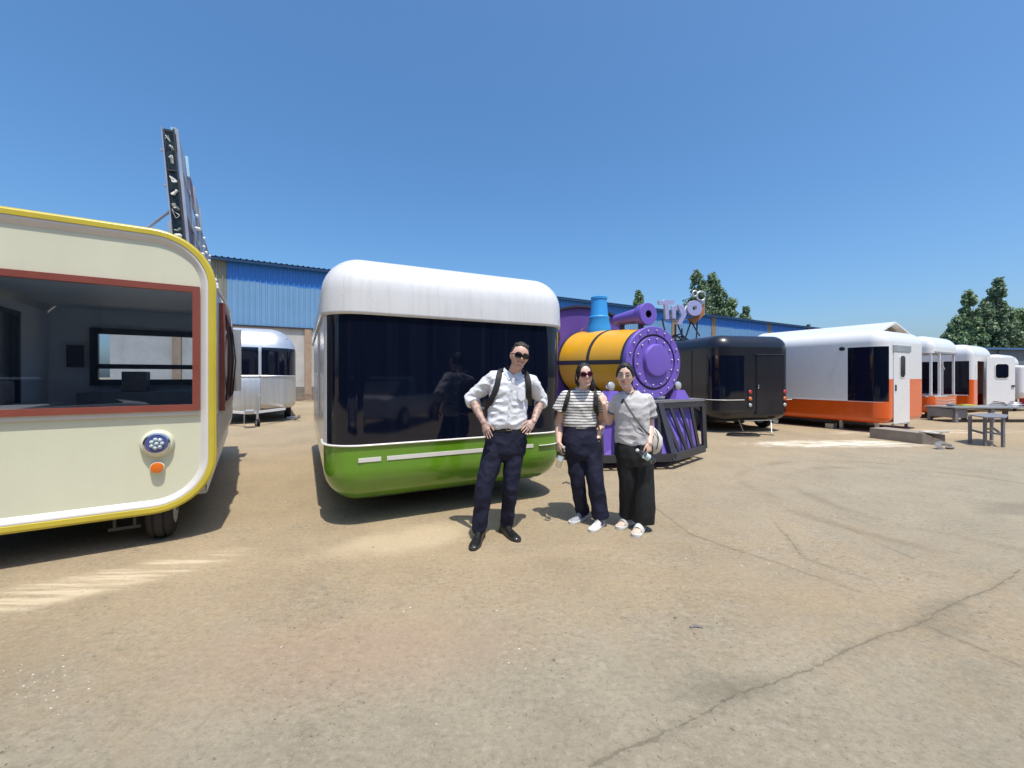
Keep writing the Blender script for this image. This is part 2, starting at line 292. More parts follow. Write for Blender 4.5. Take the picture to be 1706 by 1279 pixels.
# ------------------------------------------------------------------ mesh helpers
class MB:
    def __init__(s): s.v = []; s.f = []; s.n = None
    def add(s, vs, fs):
        k = len(s.v); s.v += [V(p) for p in vs]; s.f += [[i+k for i in f] for f in fs]; return s
    def box(s, a, b, bev=0, mtx=None):
        if bev:
            bm = bmesh.new(); r = bmesh.ops.create_cube(bm, size=1)
            for v in bm.verts: v.co = V((a[i]+(v.co[i]+.5)*(b[i]-a[i]) for i in range(3)))
            bmesh.ops.bevel(bm, geom=bm.edges[:], offset=bev, segments=2, affect='EDGES', profile=.5)
            vs = [v.co.copy() for v in bm.verts]; fs = [[v.index for v in f.verts] for f in bm.faces]; bm.free()
        else:
            (x,y,z),(X,Y,Z) = a,b
            vs = [V(p) for p in ((x,y,z),(X,y,z),(X,Y,z),(x,Y,z),(x,y,Z),(X,y,Z),(X,Y,Z),(x,Y,Z))]
            fs = [(0,3,2,1),(4,5,6,7),(0,1,5,4),(1,2,6,5),(2,3,7,6),(3,0,4,7)]
        if mtx: vs = [mtx @ v for v in vs]
        return s.add(vs, fs)
    def loft(s, rings, cap=True):
        n = len(rings[0]); vs = [p for r in rings for p in r]; fs = []
        for i in range(len(rings)-1):
            for j in range(n): fs.append((i*n+j, i*n+(j+1)%n, (i+1)*n+(j+1)%n, (i+1)*n+j))
        if cap: fs.append(tuple(range(n))[::-1]); fs.append(tuple((len(rings)-1)*n+j for j in range(n)))
        return s.add(vs, fs)
    def tube(s, pts, rad, n=10, round_=False, ref=None, sub=0):
        pts = [V(p) for p in pts]
        if isinstance(rad, tuple) or not isinstance(rad, list): rad = [rad]*len(pts)
        rad = [(r, r) if not isinstance(r, (tuple, list)) else r for r in rad]
        if sub and len(pts) > 2:
            q, rq = [], []
            for i in range(len(pts)-1):
                p0 = pts[max(0, i-1)]; p1 = pts[i]; p2 = pts[i+1]; p3 = pts[min(len(pts)-1, i+2)]
                for k in range(sub):
                    t = k/sub
                    q.append(.5*((2*p1)+(p2-p0)*t+(2*p0-5*p1+4*p2-p3)*t*t+(3*p1-p0-3*p2+p3)*t**3))
                    tt = t*t*(3-2*t); rq.append(tuple(rad[i][a]*(1-tt)+rad[i+1][a]*tt for a in (0,1)))
            q.append(pts[-1]); rq.append(rad[-1]); pts, rad = q, rq
        rings = []; N = len(pts); d0 = (pts[1]-pts[0]).normalized()
        r0 = V(ref) if ref is not None else (V((0,0,1)) if abs(d0.z) < .9 else V((1,0,0)))
        u = (r0-d0*r0.dot(d0)).normalized()
        def ring(c, d, u, ra, rb):
            w = d.cross(u); return [c+u*(rb*math.sin(2*PI*k/n))+w*(ra*math.cos(2*PI*k/n)) for k in range(n)]
        for i in range(N):
            d = ((pts[min(i+1, N-1)]-pts[max(i-1, 0)])).normalized()
            if ref is not None: u = V(ref)
            u = (u-d*u.dot(d)).normalized(); ra, rb = rad[i]
            if round_ and i == 0:
                for a in (80, 50, 25): c = math.cos(math.radians(a)); sn = math.sin(math.radians(a)); rings.append(ring(pts[0]-d*min(ra, rb)*sn, d, u, ra*c, rb*c))
            rings.append(ring(pts[i], d, u, ra, rb))
            if round_ and i == N-1:
                for a in (25, 50, 80): c = math.cos(math.radians(a)); sn = math.sin(math.radians(a)); rings.append(ring(pts[-1]+d*min(ra, rb)*sn, d, u, ra*c, rb*c))
        return s.loft(rings)
    def bar(s, a, b, w, h=None, ref=(0,0,1)):   # square bar
        a, b = V(a), V(b); h = h or w; d = (b-a).normalized(); r = V(ref)
        if abs(d.dot(r)) > .95: r = V((1,0,0))
        x = d.cross(r).normalized(); y = x.cross(d).normalized()
        R = lambda c: [c+x*w/2*i+y*h/2*j for i, j in ((-1,-1),(1,-1),(1,1),(-1,1))]
        return s.loft([R(a), R(b)])
    def sphere(s, c, r, n=16, mtx=None):
        c = V(c); r = r if isinstance(r, (tuple, list)) else (r, r, r); rings = []
        for i in range(1, n):
            a = PI*i/n
            rings.append([V((r[0]*math.sin(a)*math.cos(2*PI*k/n), r[1]*math.sin(a)*math.sin(2*PI*k/n), -r[2]*math.cos(a))) for k in range(n)])
        if mtx: rings = [[mtx @ p for p in q] for q in rings]
        return s.loft([[c+p for p in q] for q in rings])
    def lathe(s, prof, org, axis, n=32, cap=True):   # prof: (distance along axis, radius)
        axis = V(axis).normalized(); org = V(org); r = V((0,0,1)) if abs(axis.z) < .9 else V((1,0,0))
        x = axis.cross(r).normalized(); y = x.cross(axis)
        return s.loft([[org+axis*a+(x*math.cos(2*PI*k/n)+y*math.sin(2*PI*k/n))*max(q, 1e-4) for k in range(n)] for a, q in prof], cap)
    def prism(s, poly, d):      # poly: 3d points, extruded by d
        return s.loft([[V(p) for p in poly], [V(p)+V(d) for p in poly]])
    def xf(s, m): s.v = [m @ p for p in s.v]; return s
    def build(s, name, m, parent=None, smooth=35, **props):
        me = bpy.data.meshes.new(name); me.from_pydata([tuple(p) for p in s.v], [], s.f)
        me.materials.append(M[m] if isinstance(m, str) else m)
        if s.n:
            me.shade_smooth(); me.normals_split_custom_set_from_vertices(s.n)
        else:
            bm = bmesh.new(); bm.from_mesh(me); bmesh.ops.recalc_face_normals(bm, faces=bm.faces[:]); bm.to_mesh(me); bm.free()
            if smooth: me.shade_smooth(); me.set_sharp_from_angle(angle=math.radians(smooth))
        o = bpy.data.objects.new(name, me); C.objects.link(o)
        if parent: o.parent = parent
        for k, v in props.items(): o[k] = v
        return o
    def each(s, name, m, parent=None, smooth=35):   # one object per connected piece
        par = list(range(len(s.v)))
        def fd(a):
            while par[a] != a: par[a] = par[par[a]]; a = par[a]
            return a
        for f in s.f:
            r = fd(f[0])
            for i in f[1:]: par[fd(i)] = r
        g = {}
        for f in s.f: g.setdefault(fd(f[0]), []).append(f)
        out = []
        for fs in g.values():
            mp = {}; q = MB()
            for f in fs:
                for i in f:
                    if i not in mp: mp[i] = len(q.v); q.v.append(s.v[i])
                q.f.append([mp[i] for i in f])
            out.append(q.build(name, m, parent, smooth))
        return out
def thing(name, label, cat, loc=(0,0,0), rz=0, group=None):
    o = bpy.data.objects.new(name, None); C.objects.link(o); o.location = loc; o.rotation_euler = (0,0,rz); o.empty_display_size = .2
    o['label'] = label; o['category'] = cat
    if group: o['group'] = group
    return o
def tag(o, label, cat, group=None):
    o['label'] = label; o['category'] = cat
    if group: o['group'] = group
    return o
def fuse(name, mb, voxel, m, parent=None, it=3, fold=None, mats=None, pick=None):
    o = mb.build('tmp', m, smooth=0)
    r = o.modifiers.new('r', 'REMESH'); r.mode = 'VOXEL'; r.voxel_size = voxel; r.use_smooth_shade = True
    if it: q = o.modifiers.new('s', 'SMOOTH'); q.iterations = it; q.factor = .5
    dg = bpy.context.evaluated_depsgraph_get(); dg.update()
    me = bpy.data.meshes.new_from_object(o.evaluated_get(dg)); me.name = name
    old = o.data; bpy.data.objects.remove(o); bpy.data.meshes.remove(old)
    if fold:
        co = [v.co.copy() for v in me.vertices]; no = [v.normal.copy() for v in me.vertices]
        for i, v in enumerate(me.vertices): v.co = co[i]+no[i]*fold(co[i])
    me.materials.clear(); me.materials.append(M[m])
    for k in (mats or []): me.materials.append(M[k])
    if pick:
        for p in me.polygons: p.material_index = pick(p.center)
    me.shade_smooth()
    o = bpy.data.objects.new(name, me); C.objects.link(o)
    if parent: o.parent = parent; o.matrix_parent_inverse = Matrix.Translation(-parent.location)
    return o

def rrect(w, h, r, n=8, x0=0, z0=0):  # 2d rounded rectangle loop
    out = []
    for cx, cz, a in ((w-r, r, -90), (w-r, h-r, 0), (r, h-r, 90), (r, r, 180)):
        for k in range(n+1): t = math.radians(a+90*k/n); out.append((x0+cx+r*math.cos(t), z0+cz+r*math.sin(t)))
    return out
def ringfill(mb, outer, inner, c, to3, thick=None):  # flat panel between two star-shaped loops
    def hit(poly, a):
        d = (math.cos(a), math.sin(a)); best = None
        for i in range(len(poly)):
            x1, y1 = poly[i][0]-c[0], poly[i][1]-c[1]; x2, y2 = poly[(i+1)%len(poly)][0]-c[0], poly[(i+1)%len(poly)][1]-c[1]
            ex, ey = x2-x1, y2-y1; den = d[0]*ey-d[1]*ex
            if abs(den) < 1e-12: continue
            t = (x1*ey-y1*ex)/den; q = (x1*d[1]-y1*d[0])/den
            if t > 0 and -1e-6 <= q <= 1+1e-6 and (best is None or t > best): best = t
        return (c[0]+d[0]*best, c[1]+d[1]*best)
    an = sorted(set(round(math.atan2(p[1]-c[1], p[0]-c[0]), 6) for p in list(outer)+list(inner)))
    vs = [to3(*hit(outer, a)) for a in an]+[to3(*hit(inner, a)) for a in an]; n = len(an)
    mb.add(vs, [(i, (i+1)%n, n+(i+1)%n, n+i) for i in range(n)]); return mb

def shell(w, l, levels, rc, bx=(), by=(), route=None, nc=10, cap=True):
    """rounded caravan body; levels (z, inset, tilt); returns {key: MB} with exact normals"""
    def outline(d):
        r = max(rc-d, .003); pts = []
        fr = sorted([x for x in bx if rc < x < w-rc]); sd = sorted([y for y in by if rc < y < l-rc])
        for x in fr: pts.append((x, d, 0, -1, x, 0))
        def corner(cx, cy, a0, ccx, ccy):
            for k in range(nc+1):
                t = math.radians(a0+90*k/nc); pts.append((cx+r*math.cos(t), cy+r*math.sin(t), math.cos(t), math.sin(t), ccx+rc*math.cos(t), ccy+rc*math.sin(t)))
        corner(w-d-r, d+r, -90, w-rc, rc)
        for y in sd: pts.append((w-d, y, 1, 0, w, y))
        corner(w-d-r, l-d-r, 0, w-rc, l-rc)
        for x in reversed(fr): pts.append((x, l-d, 0, 1, x, l))
        corner(d+r, l-d-r, 90, rc, l-rc)
        for y in reversed(sd): pts.append((d, y, -1, 0, 0, y))
        corner(d+r, d+r, 180, rc, rc)
        return pts
    R = [outline(d) for z, d, t in levels]; n = len(R[0]); B = {}
    def getb(k):
        if k not in B: B[k] = MB(); B[k].n = []; B[k].mp = {}
        return B[k]
    def vid(b, i, j):
        if (i, j) not in b.mp:
            p = R[i][j]; t = levels[i][2]; b.mp[(i, j)] = len(b.v); b.v.append(V((p[0], p[1], levels[i][0])))
            b.n.append((p[2]*math.cos(t), p[3]*math.cos(t), math.sin(t)))
        return b.mp[(i, j)]
    for i in range(len(levels)-1):
        for j in range(n):
            k = (j+1)%n; x = (R[i][j][4]+R[i][k][4])/2; y = (R[i][j][5]+R[i][k][5])/2; z = (levels[i][0]+levels[i+1][0])/2
            key = route(x, y, z) if route else 'shell'
            if key is None: continue
            b = getb(key); b.f.append([vid(b, i, j), vid(b, i, k), vid(b, i+1, k), vid(b, i+1, j)])
    if cap:
        for i, rev in ((0, True), (len(levels)-1, False)):
            key = route(w/2, l/2, levels[i][0]+(.001 if i else -.001)) if route else 'shell'
            b = getb(key or 'shell'); f = []
            base = len(b.v)
            for j in range(n): b.v.append(V((R[i][j][0], R[i][j][1], levels[i][0]))); b.n.append((0,0,-1 if rev else 1)); f.append(base+j)
            b.f.append(f[::-1] if rev else f)
    return B
def body_levels(z0, z1, rb, rt, zs, n=8):
    L = []
    for k in range(n+1): a = -PI/2+PI/2*k/n; L.append((z0+rb+rb*math.sin(a), rb-rb*math.cos(a), a))
    for z in sorted(zs):
        if z0+rb < z < z1-rt: L.append((z, 0, 0))
    for k in range(n+1): a = PI/2*k/n; L.append((z1-rt+rt*math.sin(a), rt-rt*math.cos(a), a))
    return L
def edgepath(w, l, rc, pts, d=0):  # follow the plan outline: 'pts' list of (x,y) on it incl. corners FL
    return pts
def arcpts(cx, cy, r, a0, a1, n=8): return [(cx+r*math.cos(math.radians(a0+(a1-a0)*k/n)), cy+r*math.sin(math.radians(a0+(a1-a0)*k/n))) for k in range(n+1)]

def wheel(parent, c, axis, R=.33, wd=.2, rim='galvanised'):
    a = V(axis).normalized(); t = MB(); c = V(c)
    t.lathe([(-wd/2, R*.62), (-wd/2, R*.86), (-wd/2+.02, R*.95), (-wd/2+.045, R), (-.045,R), (-.04,R-.012), (-.03,R-.012), (-.025,R), (.025,R), (.03,R-.012), (.04,R-.012), (.045,R), (wd/2-.045, R), (wd/2-.02, R*.95), (wd/2, R*.86), (wd/2, R*.62)], c, a, 36)
    tr = t.build('tyre', 'rubber', parent, 50)
    r = MB(); r.lathe([(-wd/2-.004, R*.6), (-wd/2+.03, R*.52), (-wd/2+.05, R*.3), (-wd/2+.02, R*.16), (-wd/2+.01, .01)], c, a, 24); r.lathe([(wd/2+.004, R*.6), (wd/2-.03, R*.52), (wd/2-.05, R*.3), (wd/2-.02, R*.16), (wd/2-.01, .01)], c, a, 24)
    r.build('rim', rim, tr, 40); return tr
def lamp(parent, c, nrm, R, m, name='tail_light', bezel='chrome'):
    b = MB(); b.lathe([(0, R*1.18), (.018, R*1.15), (.02, R), (.012, R*.9)], c, nrm, 24)
    o = b.build('lamp_rim', bezel, parent, 40); k = MB(); k.lathe([(.01, R*.98), (.022, R*.93), (.032, R*.6), (.036, R*.1)], c, nrm, 24); k.build(name, m, o, 60); return o

# ------------------------------------------------------------------ the ground
g = MB(); g.add([(-1500,-1500,0),(1500,-1500,0),(1500,1500,0),(-1500,1500,0)], [(0,1,2,3)])
g.build('ground', 'yard_concrete', smooth=0, kind='structure')

# ------------------------------------------------------------------ the long blue shed behind
sh = thing('warehouse', 'long blue corrugated metal shed with plastered lower wall running behind all the trailers', 'warehouse', P(510,666,26.5)*1.0, math.radians(29.9))
sh.location.z = 0
sh.location = (-13.17-math.cos(math.radians(29.9))*9.3, 26.5-math.sin(math.radians(29.9))*9.3, 0)
HB, HT, LW = 4.5, 8.4, 120
def corr(x0, x1, z0, z1, y=0, pitch=.3, dp=.05):
    m = MB(); xs = []; x = x0
    while x < x1-.01:
        for a, dy in ((0,0), (.5,0), (.6,-dp), (.8,-dp), (.9,0)):
            xs.append((min(x+a*pitch, x1), y+dy))
        x += pitch
    xs.append((x1, y)); m.add([(a, b, z) for z in (z0, z1) for a, b in xs], [(i, i+1, i+1+len(xs), i+len(xs)) for i in range(len(xs)-1)]); return m
m = MB(); m.box((0,.02,0), (LW,.25,HB)); m.build('plaster_wall', 'plaster', sh, 0)
m = MB(); m.box((0,-.06,0), (LW,.018,.85)); m.build('plinth', 'plinth', sh, 0)
m = MB(); m.box((-.1,-.12,HB), (LW,.02,HB+.09)); m.build('sill_beam', 'charcoal_trim', sh, 0)
k = 0; x = 0
clear = [3, 27.6, 36.6, 45.6, 54.6, 64, 74, 84, 94, 104]
segs = [(0, 2.6, 'skylight_sheet'), (2.6, 5.1, 'skylight_sheet')]
prev = 5.1
for c in (9.9+8.2, 27.8, 33.6, 43.9, 50.6, 62, 72, 84, 98):
    e = prev
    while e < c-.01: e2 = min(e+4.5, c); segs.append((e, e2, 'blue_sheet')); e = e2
    segs.append((c, c+.9, 'rusty_sheet')); prev = c+.9
e = prev
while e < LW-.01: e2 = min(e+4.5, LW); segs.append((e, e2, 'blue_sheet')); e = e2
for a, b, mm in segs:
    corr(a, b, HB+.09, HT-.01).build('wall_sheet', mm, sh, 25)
for i in range(16):
    m = MB(); m.box((2.6+i*6.6,-.2,0), (3.0+i*6.6,-.061 if 0 else .015,HB-.01)); m.build('pilaster', 'pilaster_brick', sh, 0)
m = MB(); R = corr(-.4, LW+.4, 0, 1, 0, .3, .05)
vs = []; 
for v in R.v:
    t = v.z; vs.append(V((v.x, -.42+t*16, HT+.02+t*1.6-v.y)))
m.add(vs, R.f); m.build('roof', 'roof_sheet', sh, 25)
m = MB(); m.box((0,15.4,0), (LW,15.6,HT+1.5)); m.box((-.02,.25,0), (.15,15.4,HT)); m.build('rear_wall', 'plaster', sh, 0)
m = MB(); m.box((-.3,-.34,HT-.14), (LW,-.30,HT-.005)); m.build('fascia', 'roof_sheet', sh, 0)

fw = thing('warehouse', 'dark grey blue building at the far right below the trees', 'building', (26.5,31.5,0), math.radians(8))
m = MB(); m.box((0,0,0), (22,10,3.65)); m.build('wall', 'far_wall', fw, 0)
for i in range(5):
    m = MB(); m.box((3.0+i*3.2,-.12,0), (3.25+i*3.2,-.002,3.6)); m.build('pilaster', 'far_wall', fw, 0)
m = MB(); m.box((-.3,-.3,3.651), (22.3,10.3,3.80)); m.build('roof', 'roof_sheet', fw, 0)

# ------------------------------------------------------------------ trees
def tree(px, topy, Y, halfw, plumes, leaf, nleaf, lm, label, group, seed, zb=1.5):
    rnd = random.Random(seed); base = P(px, topy, Y); H = base.z; base.z = 0
    t = thing('tree', label, 'tree', base, 0, group)
    tr = MB(); tr.tube([(0,0,0),(0,0,H*.5),(.1,0,H*.93)], [H*.018+.05, H*.012+.03, .02], 8)
    for i in range(9):
        z = H*(.2+.06*i); a = i*2.4; r = halfw*.6; tr.tube([(0,0,z),(r*.5*math.cos(a), r*.5*math.sin(a), z+H*.09),(r*math.cos(a), r*math.sin(a), z+H*.2)], [.06,.04,.01], 6)
    tr.build('trunk', 'bark', t, 60)
    vs, fs = [], []
    cl = []
    for (dx, dy, hf, wf) in plumes:
        for i in range(80):
            u = rnd.random()**.8; z = zb+(H*hf-zb)*u; prof = (math.sin(PI*min(1, (u*.80+.18)))**.6)*(1-u*.35)
            a = rnd.random()*2*PI; r = halfw*wf*1.22*prof*math.sqrt(rnd.random())
            cl.append((V((dx*halfw+r*math.cos(a), dy*halfw+r*math.sin(a), z)), halfw*wf*(.20+.26*rnd.random())*(1.15-u*.55)))
    for i in range(nleaf):
        c, r = cl[rnd.randrange(len(cl))]
        d = V((rnd.gauss(0,1), rnd.gauss(0,1), rnd.gauss(0,1))).normalized()
        p = c+V((d.x*r, d.y*r, d.z*r*1.35))*(rnd.random()**.6)*1.25
        nn = (d+V((rnd.gauss(0,.6), rnd.gauss(0,.6), rnd.gauss(0,.6)+.3))).normalized(); a = nn.orthogonal().normalized(); b = nn.cross(a)
        s = leaf*(.6+.8*rnd.random()); k = len(vs)
        vs += [p+a*s, p+b*s*.62, p-a*s, p-b*s*.62]; fs.append((k, k+1, k+2, k+3))
    me = bpy.data.meshes.new('crown'); me.from_pydata([tuple(v) for v in vs], [], fs); me.materials.append(M[lm])
    o = bpy.data.objects.new('crown', me); C.objects.link(o); o.parent = t
GT = 'trees beyond the blue shed'; GR = 'trees at the right edge'
tree(1064, 486, 75, 1.5, [(0,0,1,1)], .20, 4000, 'leaf_b', 'small lone tree top showing above the blue shed left of the purple train sign', GT, 1, 6)
tree(1163, 452, 78, 2.3, [(-.1,0,1,.9),(.5,.3,.92,.8)], .24, 9000, 'leaf_b', 'tall dark poplar directly behind the raised sign lettering', GT, 2, 6)
tree(1187, 456, 80, 2.4, [(0,0,1,.9),(.5,0,.9,.9)], .24, 9000, 'leaf_b', 'tall poplar second from the left in the clump behind the blue shed', GT, 3, 6)
tree(1216, 497, 80, 2.3, [(0,0,1,.9),(-.5,0,.93,.9)], .24, 7000, 'leaf_a', 'lower tree to the right of the two tall poplars behind the shed', GT, 4, 6)
tree(1243, 514, 80, 1.7, [(0,0,1,1)], .22, 4000, 'leaf_b', 'smallest tree at the right end of the clump behind the blue shed', GT, 5, 6)
tree(1347, 541, 95, .8, [(0,0,1,1)], .2, 900, 'leaf_b', 'tiny treetop just above the far end of the blue shed', GT, 6, 9)
tree(1614, 486, 40, 1.5, [(0,0,1,.62),(-.55,.2,.74,.75),(.35,.2,.8,.7)], .135, 17000, 'leaf_a', 'leafy tree left of the tallest one at the right edge', GR, 7, 2)
tree(1660, 463, 41, 1.7, [(.05,0,1,.55),(-.4,.2,.80,.7),(.5,.1,.78,.7)], .135, 19000, 'leaf_b', 'tallest leafy tree at the right edge of the yard', GR, 8, 2)
tree(1694, 516, 43, 1.6, [(0,0,1,1),(.8,.2,.9,.9)], .135, 10000, 'leaf_a', 'low rounded tree at the far right edge behind the dark building', GR, 9, 2)
tree(1590, 545, 44, 1.3, [(0,0,1,1),(-.3,.2,.93,.9)], .135, 7000, 'leaf_b', 'low bushy tree behind the white trailer roofs', GR, 10, 2)

# ------------------------------------------------------------------ cream trailer
def trailer(name, label, cat, A, deg, group=None):
    return thing(name, label, cat, (A[0], A[1], 0), math.radians(deg), group)
TG = 'food trailers parked in the yard'
T = trailer('food_trailer', 'cream trailer with yellow edge trim and wide brown framed window at the left', 'trailer', (-4.818, 2.427), 32.5, TG)
w_, l_, z0_, z1_ = 2.5, 5.0, .30, 2.72
def prof(ins, y, r=.44): return [V((x, y, z)) for x, z in rrect(w_-2*ins, z1_-z0_-2*ins, max(.02, r-ins), 12, ins, z0_+ins)]
m = MB(); m.loft([prof(0,.0), prof(-.014,.004), prof(-.014,.05), prof(0,.055)], False)
m.loft([prof(.044,.0), prof(.040,-.006), prof(.004,-.006), prof(-.006,.0)], False); m.build('edge_trim', 'yellow_trim', T, 22)
m = MB(); m.loft([prof(.044,.002), prof(.050,.000), prof(.066,.002), prof(.074,.012), prof(.094,.018), prof(.104,.03)], False); m.build('inner_lip', 'pale_lip', T, 60)
m = MB(); wi = [(.42,1.164),(2.394,1.164),(2.394,2.267),(.42,2.267)]
ringfill(m, [(p.x, p.z) for p in prof(.10,0)], wi, (1.3,1.6), lambda a, b: V((a, .028, b))); m.build('front_panel', 'cream_paint', T, 0)
# body skin (outer and inner)
m = MB(); m.loft([prof(0,.056), prof(0,.18), prof(0,1.5), prof(0,l_)], False); N_ = len(prof(0,0))
m.f = [f for k, f in enumerate(m.f) if not (k//N_ == 1 and all(m.v[i].z > z1_-.01 for i in f))]; o = m.build('roof_and_wall', 'silver_panel', T, 40)  # unseen roof opening added to let daylight into the interior
def bars(parent, nm, mt, rect, y0, y1, t, to=None):  # four butt-jointed frame bars in the xz plane
    x0, z0, x1, z1 = rect; m = MB(); m.box((x0,y0,z0), (x1,y1,z0+t)); m.box((x0,y0,z1-t), (x1,y1,z1)); m.box((x0,y0,z0+t), (x0+t,y1,z1-t)); m.box((x1-t,y0,z0+t), (x1,y1,z1-t))
    if to: m.xf(to)
    return m.build(nm, mt, parent, 0)
wf = bars(T, 'window_frame', 'brown_frame', (.42,1.164,2.394,2.267), -.012, .05, .052)
m = MB(); m.box((.475,.028,1.22), (2.34,.034,2.212)); m.build('window_pane', 'glass_tinted', wf, 0)
m = MB(); m.box((.42,.01,1.125), (2.394,.03,1.162)); m.build('window_sill', 'pale_lip', T, 0)
m = MB(); wh = (.55,1.02,2.30,2.2)
ringfill(m, [(x, z) for x, z in rrect(w_-.02, z1_-z0_-.02, .43, 10, .01, z0_+.01)], [(.62,1.38),(2.30,1.38),(2.30,2.22),(.62,2.22)], (1.4,1.7), lambda a, b: V((a, l_-.06, b)))
m.build('rear_wall', 'interior_wall', T, 0)
bars(T, 'rear_window_frame', 'black_frame', (.56,1.32,2.36,2.28), l_-.16, l_-.075, .10)
m = MB(); m.box((.66,l_-.14,1.60), (2.26,l_-.10,1.68)); m.box((2.02,l_-.2,1.42), (2.06,l_-.145,2.18), mtx=None); m.each('window_bar', 'black_frame', T, 0)
# inner lining: side walls and ceiling seen through the window, left wall has a service opening
m = MB(); m.box((.065,.06,z0_+.10), (w_-.065,l_-.17,z0_+.16)); m.build('floor', 'interior_floor', T, 0)
m = MB(); m.add([(.10,.06,2.6),(w_-.10,.06,2.6),(w_-.10,.18,2.6),(.10,.18,2.6),(.10,1.5,2.6),(w_-.10,1.5,2.6),(w_-.10,l_-.07,2.6),(.10,l_-.07,2.6)], [(0,1,2,3),(4,5,6,7)]); m.build('ceiling', 'interior_wall', T, 0)  # ceiling gap matches the added roof opening that brightens the interior
m = MB(); m.add([(w_-.06,.06,.4),(w_-.06,l_-.1,.4),(w_-.06,l_-.1,2.5),(w_-.06,.06,2.5)], [(0,1,2,3)])
ringfill(m, [(.06,.4),(l_-.07,.4),(l_-.07,2.58),(.06,2.58)], [(2.7,.6),(3.75,.6),(3.75,2.3),(2.7,2.3)], (3.2,1.4), lambda a, b: V((.062, a, b))); m.build('lining', 'interior_wall', T, 0)
mx = Matrix(((0,1,0,0),(1,0,0,0),(0,0,1,0),(0,0,0,1)))
bars(T, 'door_frame', 'black_frame', (2.64,.5,3.81,2.36), .066, .12, .06, mx)
m = MB(); m.box((.12,2.9,.42), (.5,2.95,.9)); m.box((.55,l_-.75,.42), (2.2,l_-.18,1.22), .01); m.box((.15,1.0,.42), (.9,2.4,1.16), .01); m.each('counter', 'grey_steel', T, 0)
m = MB(); m.box((1.05,l_-.7,1.221), (1.35,l_-.35,1.55), .01); m.box((.2,1.9,1.161), (.55,2.3,1.42), .02); m.each('appliance', 'scrap_grey', T, 0)
m = MB(); m.box((.65,l_-.22,1.75), (1.05,l_-.175,2.1)) if 0 else m.box((.30,l_-.2,1.62), (.50,l_-.165,1.98)); m.each('switch_box', 'black_frame', T, 0)
# side service window on the right wall: frame, open flap
X = w_
m = MB()
for a, b in (((X,.75,1.10),(X+.05,.82,2.25)),((X,3.6,1.10),(X+.05,3.67,2.25)),((X,.82,2.18),(X+.05,3.6,2.25)),((X,.82,1.10),(X+.05,3.6,1.17))): m.box(a, b)
sf = m.build('side_window_frame', 'brown_frame', T, 0)
m = MB(); m.box((X+.002,.82,1.17), (X+.01,3.6,2.18)); m.build('side_window_pane', 'black_glass', sf, 0)
m = MB(); mt = Matrix.Translation((X+.05,0,2.24))@Matrix.Rotation(math.radians(-82),4,'Y')
m.box((0,.9,0), (.0+.02,3.55,.02)) ; m = MB()
for q in (1.0, 2.2, 3.4): m.bar((X+.05,q,1.2), (X+.09,q,1.72), .02); m.bar((X+.05,q,2.15), (X+.09,q,1.72), .02)
m.each('awning_arm', 'black_frame', T, 0)
m = MB(); m.box((X+.0,3.95,1.22), (X+.16,4.0,2.28)); m.build('open_shutter', 'silver_panel', T, 0)
m = MB()
for i in range(16): m.box((X-.0,.3+i*.28,.78), (X+.018,.4+i*.28,1.09))
m.each('wall_rib', 'silver_panel', T, 0)
m = MB(); m.tube([(X+.0,.3,2.34),(X+.04,2,2.36),(X+.0,4.6,2.34)], .018, 8)
for i in range(18): m.sphere((X-.02,.4+i*.24,2.42), .022, 6)
m.each('roof_light', 'bulb_white', T, 60)
# headlight with housing
h = MB(); ax = V((0,-1,.04)).normalized(); c = V((2.10,-.012,.890))
h.lathe([(-.045,.118),(-.030,.117),(-.012,.110),(0,.104),(.004,.096)], c, ax, 36); ho = h.build('headlight', 'cream_paint', T, 40)
h = MB(); h.lathe([(.0,.094),(.010,.092),(.014,.080),(.008,.077)], c, ax, 32); h.build('lamp_ring', 'chrome', ho, 40)
h = MB(); h.lathe([(.002,.077),(.010,.073),(.012,.01)], c, ax, 32); h.build('lamp_bowl', 'lamp_blue', ho, 40)
xa = V((1,0,0)); ya = ax.cross(xa); h = MB(); h.sphere(c+ax*.016, .018, 10)
for k in range(7): h.sphere(c+ax*.014+(xa*math.cos(k*2*PI/7)+ya*math.sin(k*2*PI/7))*.036, .0175, 10)
h.each('led', 'lamp_led', ho, 60)
c = V((2.10,-.006,.682)); h = MB(); h.lathe([(-.04,.055),(-.02,.053),(0,.047)], c, ax, 24); ho = h.build('indicator_light', 'cream_paint', T, 40)
h = MB(); h.lathe([(0,.045),(.010,.042),(.016,.02),(.017,.003)], c, ax, 24); h.build('indicator_lens', 'lamp_amber', ho, 50)
# chassis
m = MB(); m.box((.3,.3,.22), (w_-.3,l_-.2,.30)); m.build('chassis', 'dark_steel', T, 0)
wheel(T, (2.10,.31,.28), (1,0,0), .28, .18, 'white_clean'); wheel(T, (.40,.31,.28), (1,0,0), .28, .18, 'white_clean')
wheel(T, (2.20,3.9,.33), (1,0,0), .33, .20, 'white_clean'); wheel(T, (.35,3.9,.33), (1,0,0), .33, .20, 'white_clean')
m = MB(); m.bar((1.80,.16,.30), (1.80,.16,.17), .02); m.bar((1.93,.16,.30), (1.93,.16,.17), .02); m.bar((1.76,.16,.165), (1.97,.16,.165), .025); m.bar((2.05,.18,.3), (2.05,.18,.2), .015); m.each('tow_bracket', 'dark_steel', T, 0)

